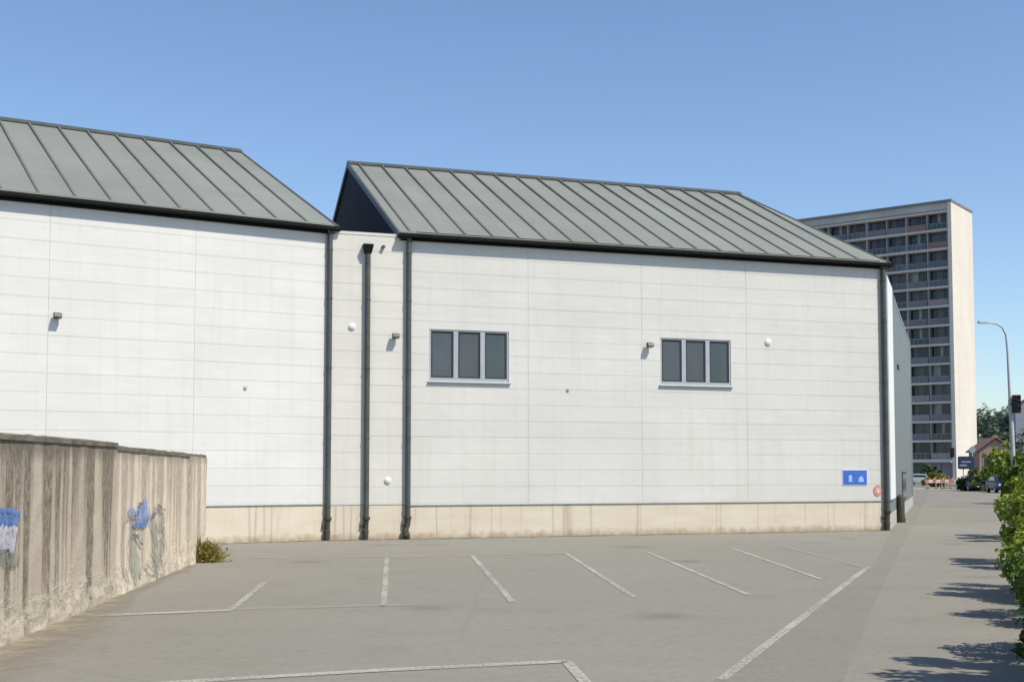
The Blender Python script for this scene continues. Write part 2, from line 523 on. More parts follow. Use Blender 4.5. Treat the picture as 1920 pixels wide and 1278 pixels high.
# ------------------------------------------------------------------ mesh helpers
class MB:
    def __init__(s):
        s.v, s.f, s.mi, s.mats = [], [], [], []

    def mat(s, m):
        if m not in s.mats:
            s.mats.append(m)
        return s.mats.index(m)

    def face(s, pts, m):
        i = len(s.v)
        s.v += [tuple(p) for p in pts]
        s.f.append(tuple(range(i, i + len(pts))))
        s.mi.append(s.mat(m))

    def hexa(s, p, m):
        """8 points: bottom ring 0-3 counter-clockwise seen from above, top ring 4-7"""
        i = len(s.v)
        s.v += [tuple(q) for q in p]
        for q in ((3, 2, 1, 0), (4, 5, 6, 7), (0, 1, 5, 4), (1, 2, 6, 5), (2, 3, 7, 6), (3, 0, 4, 7)):
            s.f.append(tuple(i + k for k in q))
            s.mi.append(s.mat(m))

    def box(s, x0, x1, y0, y1, z0, z1, m):
        s.hexa([(x0, y0, z0), (x1, y0, z0), (x1, y1, z0), (x0, y1, z0),
                (x0, y0, z1), (x1, y0, z1), (x1, y1, z1), (x0, y1, z1)], m)

    def prism(s, poly, lo, hi, axis, m):
        """poly in the two other axes, extruded along axis"""
        def P(a, b, c):
            return {'x': (c, a, b), 'y': (a, c, b), 'z': (a, b, c)}[axis]
        n = len(poly)
        s.face([P(a, b, lo) for a, b in poly], m)
        s.face([P(a, b, hi) for a, b in reversed(poly)], m)
        for k in range(n):
            a, b = poly[k], poly[(k + 1) % n]
            s.face([P(*a, lo), P(*a, hi), P(*b, hi), P(*b, lo)], m)

    def tube(s, pts, r, m, seg=12, caps=True):
        pts = [Vector(p) for p in pts]
        rs = r if isinstance(r, (list, tuple)) else [r] * len(pts)
        rings = []
        up = None
        for k, p in enumerate(pts):
            d = (pts[min(k + 1, len(pts) - 1)] - pts[max(k - 1, 0)]).normalized()
            if up is None:
                up = Vector((0, 0, 1)) if abs(d.z) < 0.9 else Vector((1, 0, 0))
            a = d.cross(up)
            if a.length < 1e-5:
                a = d.cross(Vector((0, 1, 0)))
            a.normalize()
            b = a.cross(d).normalized()
            up = b
            i = len(s.v)
            for j in range(seg):
                t = 2 * math.pi * j / seg
                s.v.append(tuple(p + (a * math.cos(t) + b * math.sin(t)) * rs[k]))
            rings.append(i)
        q = s.mat(m)
        for k in range(len(rings) - 1):
            for j in range(seg):
                s.f.append((rings[k] + j, rings[k] + (j + 1) % seg, rings[k + 1] + (j + 1) % seg, rings[k + 1] + j))
                s.mi.append(q)
        if caps:
            s.f.append(tuple(reversed(range(rings[0], rings[0] + seg))))
            s.f.append(tuple(range(rings[-1], rings[-1] + seg)))
            s.mi += [q, q]

    def build(s, name, parent=None, loc=None, mtx=None, smooth=False, bevel=0.0, kind=None):
        me = bpy.data.meshes.new(name)
        me.from_pydata(s.v, [], s.f)
        for m in s.mats:
            me.materials.append(m)
        me.polygons.foreach_set("material_index", s.mi)
        if bevel:
            bm = bmesh.new()
            bm.from_mesh(me)
            bmesh.ops.remove_doubles(bm, verts=bm.verts, dist=1e-5)
            bmesh.ops.bevel(bm, geom=list(bm.edges), offset=bevel, segments=2, affect='EDGES', profile=0.6, clamp_overlap=True)
            bm.to_mesh(me)
            bm.free()
        if smooth:
            me.polygons.foreach_set("use_smooth", [True] * len(me.polygons))
            try:
                me.set_sharp_from_angle(angle=R(38))
            except Exception:
                pass
        me.update()
        o = bpy.data.objects.new(name, me)
        COL.objects.link(o)
        if parent is not None:
            o.parent = parent
        if mtx is not None:
            o.matrix_world = mtx
        if loc is not None:
            o.location = loc
        if kind:
            o["kind"] = kind
        return o


def fade(o):
    """per-vertex amount of loose dirt: full against the wall, none at the outer edge"""
    a = o.data.attributes.new("keep", 'FLOAT', 'POINT')
    n = len(o.data.vertices)
    a.data.foreach_set("value", [(1.0, 0.0, 0.0, 1.0)[i % 4] for i in range(n)])
    return o


def tag(o, label, cat, group=None):
    o["label"] = label
    o["category"] = cat
    if group:
        o["group"] = group
    return o


def thing(name, label, cat, mtx=None, loc=None, rz=0.0, group=None):
    o = bpy.data.objects.new(name, None)
    o.empty_display_size = 0.3
    COL.objects.link(o)
    if mtx is not None:
        o.matrix_world = mtx
    elif loc is not None:
        o.location = loc
        o.rotation_euler = (0, 0, rz)
    return tag(o, label, cat, group)


def copy_tree(o, parent=None):
    c = o.copy()
    COL.objects.link(c)
    if parent is not None:
        c.parent = parent
    for ch in list(o.children):
        copy_tree(ch, c)
    return c


# ------------------------------------------------------------------ ground, lanes, markings
def sheet(name, pts, z, m, kind="structure"):
    b = MB()
    b.face([(x, y, z) for x, y in pts], m)
    o = b.build(name)
    o["kind"] = kind
    return o


sheet("ground", [(-2500, -300), (2500, -300), (2500, 4200), (-2500, 4200)], 0.0, M['asphalt'])
FR = Frame(ground(763, 1010), 72.0)        # wall of the right hall
FL = Frame(ground(613, 1012.5), 60.0)      # wall of the left hall
WR = FR.hit(1663.5, 800)[0]                                  # length of the right hall front
corner = FR.w(WR, 0, 0)
FW = Frame((corner.x, corner.y), 19.8)      # street wall of the grey wing (its outside faces right)
WING_L = FW.hit(1711, 900)[0]

# dark driving lane and the lighter path at its right, both running to the far junction
g = ground
lane = [g(1320, 1290), g(1575, 1290), g(1640, 1130), g(1688, 1030), g(1712, 985), g(1735, 940), g(1744, 915),
        g(1722, 915), g(1700, 960), g(1668, 1000), g(1640, 1056), g(1500, 1165)]
sheet("road", lane, 0.004, M['lane'])
path = [g(1575, 1290), (8.0, 6.0), (9.5, 20), (16.0, 36), (42, 100), g(1744, 915), g(1735, 940), g(1712, 985), g(1688, 1030), g(1640, 1130)]
sheet("pavement", path, 0.004, M['path'])
sheet("verge", [(5.75, 6.5), (14, 6.5), (60, 105), (41.5, 96), (24, 56), (14.2, 33.5), (8.6, 20), (6.2, 12.5)], 0.012, M['soil'])
# cross street beyond the lane
sheet("cross_street", [(20, 118), (80, 112), (84, 150), (20, 158)], 0.008, M['lane'])


def line(p0, p1, width, m, z=0.009, name="parking_line"):
    a, b2 = Vector(ground(*p0)), Vector(ground(*p1))
    d = (b2 - a).normalized()
    n = Vector((-d.y, d.x)) * width / 2
    k = max(1, int((b2 - a).length / 0.6))
    b = MB()
    L, Rr = [], []
    for i in range(k + 1):
        q = a.lerp(b2, i / k)
        j1, j2 = 1 + random.uniform(-.1, .1), 1 + random.uniform(-.1, .1)
        L.append((q.x + n.x * j1, q.y + n.y * j1, z))
        Rr.append((q.x - n.x * j2, q.y - n.y * j2, z))
    for i in range(k):
        b.face([L[i], Rr[i], Rr[i + 1], L[i + 1]], m)
    o = b.build(name)
    o["kind"] = "structure"
    return o


P_, PF = M['paint'], M['paint_faint']
line((725, 1046), (719, 1137), 0.10, P_)
line((884, 1040), (961, 1129), 0.10, P_)
line((1061, 1037), (1190, 1120), 0.10, P_)
line((1212, 1034), (1403, 1115), 0.10, P_)
line((1374, 1028), (1540, 1086), 0.10, P_)
line((1470, 1024), (1622, 1064), 0.13, PF)
line((1352, 1275), (1627, 1063), 0.11, P_)
line((1062, 1240), (1112, 1295), 0.12, P_)
line((1063, 1240), (690, 1258), 0.17, P_)
line((690, 1258), (190, 1288), 0.17, P_)
line((165, 1155), (432, 1144), 0.2, P_)
line((434, 1143), (496, 1092), 0.10, P_)
line((440, 1142), (770, 1134), 0.18, PF)
line((720, 1045), (1060, 1037), 0.2, PF)
line((480, 1045), (715, 1044), 0.2, PF)

# dirt collected against the plinth
for fr, u0, u1 in ((FR, -2.3, WR), (FL, -5.0, 0)):
    b = MB()
    n = 40
    pr = None
    for i in range(n + 1):
        u = u0 + (u1 - u0) * i / n
        q = (fr.w(u, -0.005, 0.013), fr.w(u, -0.16 - 0.28 * random.random() ** 2, 0.009))
        if pr:
            b.face([pr[0], pr[1], q[1], q[0]], M['dirt'])
        pr = q
    fade(b.build("dirt_strip", kind="structure"))


# ------------------------------------------------------------------ halls
def cut(rects, hole):
    out = []
    for a0, a1, b0, b1 in rects:
        h0, h1, k0, k1 = hole
        if h1 <= a0 or h0 >= a1 or k1 <= b0 or k0 >= b1:
            out.append((a0, a1, b0, b1))
            continue
        if h0 > a0:
            out.append((a0, h0, b0, b1))
        if h1 < a1:
            out.append((h1, a1, b0, b1))
        m0, m1 = max(a0, h0), min(a1, h1)
        if k0 > b0:
            out.append((m0, m1, b0, k0))
        if k1 < b1:
            out.append((m0, m1, k1, b1))
    return out


def siding(parent, u0, u1, z0, z1, rows, joints, holes, m, rnd):
    b = MB()
    hgt = (z1 - z0) / rows
    us = [u0] + sorted(j for j in joints if u0 < j < u1) + [u1]
    for r in range(rows):
        for i in range(len(us) - 1):
            cells = [(us[i], us[i + 1], z0 + r * hgt, z0 + (r + 1) * hgt)]
            for h in holes:
                cells = cut(cells, h)
            for a0, a1, b0, b1 in cells:
                if a1 - a0 < 0.02 or b1 - b0 < 0.02:
                    b.face([(a0, 0.018, b0), (a1, 0.018, b0), (a1, 0.018, b1), (a0, 0.018, b1)], m)
                    continue
                b.face([(a0, 0.024, b0), (a1, 0.024, b0), (a1, 0.024, b1), (a0, 0.024, b1)], m)
                # joints only on the panel's own edges, not where a window cuts it
                gl_ = 1 if abs(a0 - us[i]) < 1e-6 else 0
                gr_ = 1 if abs(a1 - us[i + 1]) < 1e-6 else 0
                gb_ = 1 if abs(b0 - (z0 + r * hgt)) < 1e-6 else 0
                gt_ = 1 if abs(b1 - (z0 + (r + 1) * hgt)) < 1e-6 else 0
                gp, be, dp_ = 0.0016, 0.02, 0.006
                dv = [rnd.uniform(-.0012, .0012) for _ in range(4)]
                x0, x1, y0, y1 = a0 + gp * gl_, a1 - gp * gr_, b0 + .0003 * gb_, b1 - .0003 * gt_
                o = [(x0, dp_, y0), (x1, dp_, y0), (x1, dp_, y1), (x0, dp_, y1)]
                x0, x1, y0, y1 = x0 + be * .6 * gl_, x1 - be * .6 * gr_, y0 + be * 2.6 * gb_, y1 - be * .15 * gt_
                f = [(x0, dv[0], y0), (x1, dv[1], y0), (x1, dv[2], y1), (x0, dv[3], y1)]
                bk = [(x, 0.024, z) for x, y, z in o]
                b.face(f, m)
                for k in range(4):
                    q = (k + 1) % 4
                    b.face([o[k], o[q], f[q], f[k]], m)
                    b.face([bk[k], bk[q], o[q], o[k]], m)
    return b.build("siding", parent)


def downpipe(parent, u, ztop, v=-0.10, r=0.076, hopper=False, kink=False, name="downpipe"):
    b = MB()
    b.tube([(u, v, 0.62), (u, v, ztop)], r, M['pipe'], 14)
    for z in (0.95, 2.9, 4.9, 6.9, 8.3):
        if z < ztop:
            b.tube([(u, v, z - .02), (u, v, z + .02)], r + .012, M['pipe'], 14)
            b.box(u - .02, u + .02, v + .04, 0.005, z - .02, z + .02, M['pipe'])
    d = b.build(name, parent, smooth=True)
    b = MB()
    if kink:
        b.tube([(u, v, .62), (u, v, .42), (u - .07, v - .02, .28), (u - .05, v - .05, .12), (u, v, 0.0)], [r + .02, r, r + .01, r + .03, r + .01], M['pipe_iron'], 12)
    else:
        b.tube([(u, v, .62), (u, v, .58), (u, v, .56), (u - .01, v, .30), (u - .02, v, .28), (u - .02, v, .0)],
               [r + .03, r + .03, r, r - .005, r + .02, r], M['pipe_iron'], 12)
    b.tube([(u, v, .60), (u, v, .66)], r + .035, M['pipe_iron'], 12)
    b.box(u - .15, u - .05, v + .02, 0.0, .36, .42, M['pipe_iron'])
    b.build("pipe_shoe", d, smooth=True)
    if hopper:
        b = MB()
        b.hexa([(u - .09, v - .09, ztop - .12), (u + .09, v - .09, ztop - .12), (u + .09, v + .1, ztop - .12), (u - .09, v + .1, ztop - .12),
                (u - .15, v - .13, ztop + .14), (u + .15, v - .13, ztop + .14), (u + .15, v + .1, ztop + .14), (u - .15, v + .1, ztop + .14)], M['gutter'])
        b.box(u - .05, u + .05, v + .1, 0.02, ztop - .02, ztop + .08, M['gutter'])
        b.build("rainwater_hopper", d)
    return d


EZ = 8.93       # eave height, ridge height, horizontal run of a slope


def roof(parent, u0, u1, u1r, first_seam, pitch, RZ, RUN, EZ):
    ov = 0.10
    sl = (RZ - EZ) / (RUN + ov)
    th = 0.12
    nrm = Vector((0, -sl, 1)).normalized()

    def S(u, v, h=0.0):           # a point on the front slope
        return Vector((u, v, EZ + (v + ov) * sl)) + nrm * h
    b = MB()
    A, B, C, D = S(u0, -ov), S(u1, -ov), S(u1r, RUN), S(u0, RUN)
    low = Vector((0, 0, -th))
    b.hexa([A + low, B + low, C + low, D + low, A, B, C, D], M['zinc'])
    # back slope
    bk = lambda p: Vector((p.x, 2 * RUN - p.y, p.z))
    b.hexa([D + low, C + low, bk(B) + low, bk(A) + low, D, C, bk(B), bk(A)], M['zinc'])
    rf = b.build("roof", parent)
    # standing seams: pattern of the roof sheet, one mesh, rib shade baked into their tone
    b = MB()
    u = first_seam
    while u > u0 + 0.2:
        if u < u1 - 0.15:
            v1 = RUN - 0.05
            if u > u1r - 0.1:
                v1 = min(v1, -ov + (RUN + ov) * (u1 - 0.12 - u) / max(1e-6, (u1 - u1r)))
            v0 = -ov + 0.22
            if v1 > v0 + .3:
                a, c = S(u, v0), S(u, v1)
                hw = 0.03
                b.hexa([a + Vector((-hw, 0, -.01)), a + Vector((hw, 0, -.01)), c + Vector((hw, 0, -.01)), c + Vector((-hw, 0, -.01)),
                        a + Vector((-hw, -.0, 0)) + nrm * .03, a + Vector((hw, 0, 0)) + nrm * .03, c + Vector((hw, 0, 0)) + nrm * .065, c + Vector((-hw, 0, 0)) + nrm * .065], M['seam'])
        u -= pitch
    # eave cover strip
    a, c = S(u0, -ov + .16), S(u1, -ov + .16)
    a2, c2 = S(u0, -ov + .20), S(u1, -ov + .20)
    b.hexa([a - nrm * .01, c - nrm * .01, c2 - nrm * .01, a2 - nrm * .01, a + nrm * .012, c + nrm * .012, c2 + nrm * .02, a2 + nrm * .02], M['zinc'])
    b.build("standing_seams", rf)
    b = MB()
    b.prism([(RUN - .22, RZ - .07), (RUN + .22, RZ - .07), (RUN + .22, RZ - .01), (RUN + .0, RZ + .10), (RUN - .22, RZ - .01)][::-1], u0 - .02, u1r + .02, 'x', M['zinc_dark'])
    b.build("ridge_cap", rf)
    # verge trims
    for ue, ur in ((u0, u0), (u1, u1r)):
        b = MB()
        o_ = Vector((0.035, 0, 0))
        P0, P1, P2 = S(ue, -ov - .01), S(ur, RUN), bk(S(ue, -ov - .01))
        top = Vector((0, 0, .03))
        i = len(b.v)
        for q in (P0, P1, P2):
            b.v += [tuple(q - o_ + low * 1.35), tuple(q + o_ + low * 1.35), tuple(q + o_ + top), tuple(q - o_ + top)]
        mi_ = b.mat(M['zinc_dark'])
        for k in (0, 1):
            for j in range(4):
                b.f.append((4 * k + j, 4 * k + (j + 1) % 4, 4 * k + 4 + (j + 1) % 4, 4 * k + 4 + j))
                b.mi.append(mi_)
        b.f += [(3, 2, 1, 0), (8, 9, 10, 11)]
        b.mi += [mi_, mi_]
        b.build("verge_trim", rf)
    # box gutter on its brackets
    b = MB()
    g0, g1 = u0 - .02, u1 + .03
    prof = [(-ov - .17, EZ - .02), (-ov - .17, EZ - .115), (-ov - .13, EZ - .145), (-ov - .02, EZ - .145), (-ov - .005, EZ - .125), (-ov - .005, EZ - .06),
            (-ov - .02, EZ - .06), (-ov - .03, EZ - .125), (-ov - .12, EZ - .125), (-ov - .155, EZ - .105), (-ov - .155, EZ - .02)]
    b.prism(prof, g0, g1, 'x', M['gutter'])
    b.box(g0, g0 + .01, -ov - .165, -ov - .01, EZ - .135, EZ - .03, M['gutter'])
    b.box(g1 - .01, g1, -ov - .165, -ov - .01, EZ - .135, EZ - .03, M['gutter'])
    b.build("gutter", parent)
    # soffit board
    b = MB()
    b.box(u0 + .05, u1 - .05, -ov + .0, -0.004, EZ - .20, EZ - .165, M['gutter'])
    b.build("soffit", parent)
    return rf


def gable(parent, u0, u1, RZ, RUN, EZ):
    """end wall under the roof slopes: a pentagon with thickness"""
    sl = (RZ - EZ) / (RUN + .1)
    z0 = 8.72
    zt = lambda v: EZ + (v + .1) * sl - .14
    b = MB()
    poly = [(0.03, 0.0), (2 * RUN, 0.0), (2 * RUN, zt(0.0)), (RUN, zt(RUN)), (0.03, zt(0.03))]
    b.prism(poly, u0, u1, 'x', M['gable'])
    return b.build("gable_wall", parent)


def window(parent, fr, x0, x1, yt, yb, name="window"):
    u0, zt = fr.hit(x0, yt)
    u1, zt2 = fr.hit(x1, yt + (x1 - x0) * .041)
    _, zb = fr.hit(x0, yb)
    hole = (u0, u1, zb, zt)
    return hole


GLS = [m_glass('pane_glass_lilac', (0.055, 0.062, 0.078), (0.075, 0.086, 0.094)), m_glass('pane_glass_grey', (0.05, 0.058, 0.064), (0.072, 0.080, 0.084)), m_glass('pane_glass_green', (0.042, 0.06, 0.066), (0.062, 0.082, 0.08))]


def make_window(parent, hole):
    u0, u1, z0, z1 = hole
    fw, md = 0.055, 0.14
    t = bpy.data.objects.new("window", None)
    COL.objects.link(t)
    t.parent = parent
    b = MB()
    mf = M['frame']
    vf, vb = 0.02, 0.12
    b.box(u0, u1, vf, vb, z1 - .045, z1, mf)
    b.box(u0, u1, vf, vb, z0, z0 + .09, mf)
    b.box(u0, u0 + fw, vf, vb, z0 + .09, z1 - .045, mf)
    b.box(u1 - fw, u1, vf, vb, z0 + .09, z1 - .045, mf)
    pw = (u1 - u0 - 2 * fw - 2 * md) / 3
    for k in (1, 2):
        a = u0 + fw + pw * k + md * (k - 1)
        b.box(a, a + md, vf - .004, vb, z0 + .09, z1 - .045, mf)
    b.build("window_frame", t)
    b = MB()
    gl = MB()
    for k in range(3):
        a = u0 + fw + (pw + md) * k
        c = a + pw
        gz0, gz1 = z0 + .09, z1 - .045
        q = 0.05
        for bx in ((a, c, gz0, gz0 + q), (a, c, gz1 - q, gz1), (a, a + q, gz0 + q, gz1 - q), (c - q, c, gz0 + q, gz1 - q)):
            b.box(bx[0], bx[1], .045, .10, bx[2], bx[3], M['gasket'])
        gl.box(a + q, c - q, .06, .075, gz0 + q, gz1 - q, GLS[k])
    b.build("sash", t)
    gl.build("glass", t)
    b = MB()
    b.hexa([(u0 - .05, -.07, z0 - .06), (u1 + .05, -.07, z0 - .06), (u1 + .05, .06, z0 - .06), (u0 - .05, .06, z0 - .06),
            (u0 - .05, -.07, z0 - .045), (u1 + .05, -.07, z0 - .045), (u1 + .05, .06, z0 - .004), (u0 - .05, .06, z0 - .004)], M['galv_d'])
    b.build("sill", t)
    return t


rnd = random.Random(3)
# --- right hall
HR = thing("warehouse_hall", "white clad hall with two triple windows and seamed grey roof beside the tower", "building", mtx=FR.m())
h1 = window(HR, FR, 805, 954, 616.5, 713)
h2 = window(HR, FR, 1238, 1370, 633, 720)
jo = [FR.hit(x, 700)[0] for x in (990, 1203, 1400)]
siding(HR, 0.0, WR, 0.99, 8.74, 16, jo, [h1, h2], M['siding_r'], rnd)
make_window(HR, h1)
make_window(HR, h2)
b = MB()
b.box(0.0, WR, 0.0, 0.3, 0.0, 0.965, M['plinth'])
b.build("plinth", HR)
b = MB()
b.box(0.0, WR + .01, -.035, 0.05, 0.965, 0.99, M['flash'])
b.box(WR - .13, WR + .012, -.012, .03, 0.99, 8.7, M['siding_r'])
b.build("flashing", HR)
RR = (13.02, 8.4, 8.89)
gable(HR, -0.26, -0.006, *RR)
gable(HR, WR - 1.3, WR - 1.05, *RR)
b = MB()
b.box(0.25, WR - 1.3, 16.5, 16.8, 0, EZ - .1, M['siding_r'])
b.build("rear_wall", HR)
roof(HR, -0.30, WR + .16, 15.48, FR.hit(1613, 488)[0], .85, *RR)
b = MB()
b.box(0.25, WR - .15, .03, .28, 8.6, EZ + .05, M['gutter'])
b.build("fascia", HR)
b = MB()
b.box(WR - 1.05, WR - .02, .30, 6.0, 0, 8.62, M['wing'])
b.build("end_wall", HR)
downpipe(HR, 0.0, EZ - .12, kink=True)
downpipe(HR, WR - .12, EZ - .12, r=.085)

# --- left hall
HL = thing("warehouse_hall", "windowless white clad hall with seamed grey roof behind the stained concrete wall", "building", mtx=FL.m())
jl = [FL.hit(x, 600)[0] for x in (-520, -180, 90, 365)]
siding(HL, -19.0, 0.0, 1.04, 8.76, 16, jl, [], M['siding_l'], rnd)
b = MB()
b.box(-19, 0, 0, .3, 0, 1.015, M['plinth'])
b.build("plinth", HL)
b = MB()
b.box(-19, 0.0, -.035, .05, 1.015, 1.04, M['flash'])
b.build("flashing", HL)
LR = (13.2, 8.8, 8.97)
gable(HL, -0.60, -0.35, *LR)
gable(HL, -19.0, -18.75, *LR)
b = MB()
b.box(-18.75, -.6, 17.3, 17.6, 0, EZ - .1, M['siding_l'])
b.build("rear_wall", HL)
roof(HL, -19.3, 0.22, .05, FL.hit(578, 424)[0], .903, *LR)
b = MB()
b.box(-18.75, -.02, .03, .28, 8.6, EZ + .05, M['gutter'])
b.build("fascia", HL)
b = MB()
b.box(-.35, -.03, .30, 17.3, 0, 8.75, M['siding_l'])
b.build("end_wall", HL)
downpipe(HL, -0.02, EZ - .12)

# --- link between the halls
uC = FR.hit(613, 1012.5)[0]
LK = thing("link_building", "narrow cream clad flat roofed link between the two halls", "building", mtx=FR.m())
siding(LK, uC + .01, -0.005, 0.99, 8.78, 16, [], [], M['siding_c'], rnd)
b = MB()
b.box(uC + .01, -0.005, 0.0, .3, 0, .975, M['plinth'])
b.build("plinth", LK)
b = MB()
b.box(uC + .01, -0.03, -.012, 16.5, 8.78, 8.86, M['siding_c'])
b.box(uC + .05, -0.06, .3, 16.4, 8.86, 8.90, M['flat_roof'])
b.build("flat_roof", LK)
um, zm = FR.hit(689, 462)
downpipe(LK, um, zm - .1, hopper=True)
b = MB()
uo, zo = FR.hit(718, 463)
b.tube([(uo, .01, zo), (uo, -.10, zo - .01)], .05, M['pipe'], 12)
b.build("overflow_spout", LK, smooth=True)

# --- grey wing along the lane (u along the street wall, v<0 is outside)
WG = thing("annex_building", "grey clad wing running back along the lane from the hall corner", "building", mtx=FW.m())
zw0 = 8.55
b = MB()
wz0, wz1 = FW.hit(1695, 884)[1], FW.hit(1695, 936)[1]
du0, du1 = FW.hit(1691, 900)[0], FW.hit(1697.5, 900)[0]
n = 44
s0 = 0.25
zl = FW.hit(1709, 655)[1]
ztop = lambda u: zw0 + (zl - zw0) * u / WING_L
for i in range(n):
    a, c = s0 + (WING_L - s0) * i / n, s0 + (WING_L - s0) * (i + 1) / n
    q = (c - a) * .12
    for (p0, p1, v0, v1) in ((a, a + q, 0.03, 0.0), (a + q, c - 2 * q, 0, 0), (c - 2 * q, c - q, 0, .03), (c - q, c, .03, .03)):
        b.face([(p0, v0, .5), (p1, v1, .5), (p1, v1, ztop(p1)), (p0, v0, ztop(p0))], M['wing'])
b.face([(s0, 0, .5), (s0, 0, ztop(s0)), (s0, 3, ztop(s0)), (s0, 3, .5)], M['wing'])
b.build("cladding", WG)
b = MB()
b.box(s0, WING_L, -.015, .3, 0, .5, M['kerb'])
b.build("plinth", WG)
b = MB()
b.prism([(0.06, .5), (9.0, .5), (9.0, 7.9), (0.06, 7.9)], WING_L - .25, WING_L, 'x', M['wing'])
b.build("end_wall", WG)
b = MB()
b.hexa([(s0, -.02, ztop(s0)), (WING_L + .05, -.02, ztop(WING_L)), (WING_L + .05, 8, ztop(WING_L)), (6, 8, ztop(6)),
        (s0, -.02, ztop(s0) + .07), (WING_L + .05, -.02, ztop(WING_L) + .07), (WING_L + .05, 8, ztop(WING_L) + .07), (6, 8, ztop(6) + .07)], M['flash'])
b.build("flat_roof", WG)
b = MB()
b.box(du0, du1, -.03, .05, max(.55, wz1), wz0, M['gasket'])
dw = b.build("window", WG)
b = MB()
b.box(du0 + .25, du1 - .25, -.035, .0, max(.55, wz1) + .1, wz0 - .1, M['glass'])
b.build("glass", dw)
b = MB()
b.box(WING_L - .5, WING_L + .02, -.03, .02, .5, ztop(WING_L) - .02, M['galv_d'])
b.build("corner_trim", WG)
# white corner flashing over a cast iron pipe foot
ua, ub = FW.hit(1665.0, 900)[0], FW.hit(1674.5, 900)[0]
b = MB()
b.hexa([(ua, -.09, 1.0), (ub, -.09, 1.0), (ub, .02, 1.0), (ua, .02, 1.0), (ua, -.09, zw0 - .1), (ub, -.09, ztop(ub) - .03), (ub, .02, ztop(ub) - .03), (ua, .02, zw0 - .1)], M['pipe_white'])
dp = b.build("corner_flashing", WG)
up = FW.hit(1680.5, 960)[0]
b = MB()
b.tube([(up + .06, -.16, 0.0), (up + .06, -.16, .12), (up + .02, -.16, .22), (up, -.16, .95), (up, -.06, 1.02)], [.17, .18, .15, .15, .1], M['pipe_iron'], 12)
b.build("pipe_foot", WG, smooth=True)
b = MB()
uv_, zv = FW.hit(1683, 688)
b.box(uv_ - .6, uv_ + .6, -.06, .0, zv - .06, zv + .06, M['lamp'])
b.build("vent_grille", WG)


# ------------------------------------------------------------------ fittings on the halls
def floodlight(fr, px, py, label):
    u, z = fr.hit(px, py)
    m = fr.m() @ Matrix.Translation((u, 0, z))
    t = thing("floodlight", label, "floodlight", mtx=m, group="grey floodlights on the hall walls")
    b = MB()
    b.box(-.04, .04, -.02, .004, -.04, .04, M['lamp'])
    b.tube([(0, -.01, 0), (0, -.08, .0), (.0, -.12, .02)], .02, M['lamp'], 8)
    b.build("bracket", t)
    b = MB()
    b.hexa([(-.10, -.25, -.05), (.10, -.25, -.05), (.10, -.10, -.09), (-.10, -.10, -.09),
            (-.10, -.21, .05), (.10, -.21, .05), (.10, -.09, .08), (-.10, -.09, .08)], M['lamp'])
    b.build("lamp_head", t, bevel=.012)
    b = MB()
    b.hexa([(-.08, -.24, -.058), (.08, -.24, -.058), (.08, -.12, -.09), (-.08, -.12, -.09),
            (-.08, -.24, -.05), (.08, -.24, -.05), (.08, -.12, -.08), (-.08, -.12, -.08)], M['car_glass'])
    b.build("lens", t)
    return t


floodlight(FL, 106, 592, "small grey floodlight on the windowless left hall wall")
floodlight(FR, 740, 630, "small grey floodlight between the two close downpipes on the link wall")
floodlight(FR, 1215, 647, "small grey floodlight just left of the right hall's second window")


def wall_lamp(fr, px, py, label, r=.085):
    u, z = fr.hit(px, py)
    t = thing("wall_lamp", label, "wall lamp", mtx=fr.m() @ Matrix.Translation((u, 0, z)), group="round white lamps on the walls")
    b = MB()
    b.tube([(0, .01, 0), (0, -.03, 0)], r + .015, M['white'], 18)
    b.build("lamp_base", t, smooth=True)
    b = MB()
    b.tube([(0, -.03, 0), (0, -.042, 0), (0, -.052, 0), (0, -.058, 0)], [r, r * .9, r * .65, r * .2], M['white'], 18)
    b.build("lamp_dome", t, smooth=True)


wall_lamp(FR, 660, 612, "round white lamp high on the link wall between two downpipes")
wall_lamp(FR, 727, 900, "round white lamp low on the link wall near the plinth")
wall_lamp(FR, 1440, 641, "round white lamp on the hall wall right of the second window", .10)


def vent(fr, px, py, label):
    u, z = fr.hit(px, py)
    t = thing("wall_vent", label, "vent", mtx=fr.m() @ Matrix.Translation((u, 0, z)), group="tiny wall vents")
    b = MB()
    b.tube([(0, .01, 0), (0, -.035, 0), (0, -.04, 0)], [.05, .05, .035], M['flash'], 12)
    b.build("vent_pipe", t, smooth=True)


vent(FL, 460, 726, "tiny grey vent stub on the left hall wall")
vent(FR, 1065, 730, "tiny grey vent stub between the two triple windows")

# blue notice on the wall
u0, z1 = FR.hit(1580, 881)
u1, z0 = FR.hit(1625, 908)
t = thing("wall_sign", "blue rectangular notice with two pale marks low on hall wall", "sign", mtx=FR.m() @ Matrix.Translation(((u0 + u1) / 2, 0, (z0 + z1) / 2)))
hw, hh = (u1 - u0) / 2, (z1 - z0) / 2
b = MB()
b.box(-hw - .02, hw + .02, -.016, .004, -hh - .02, hh + .02, M['sign_rim'])
b.build("sign_border", t)
b = MB()
b.box(-hw, hw, -.022, -.012, -hh, hh, M['sign_blue'])
b.build("sign_panel", t)


def blob(b, cx, cz, rx, rz, v, m, n=16):
    b.prism([(cx + rx * math.cos(2 * math.pi * k / n), cz + rz * math.sin(2 * math.pi * k / n)) for k in range(n)], v, v + .006, 'y', m)


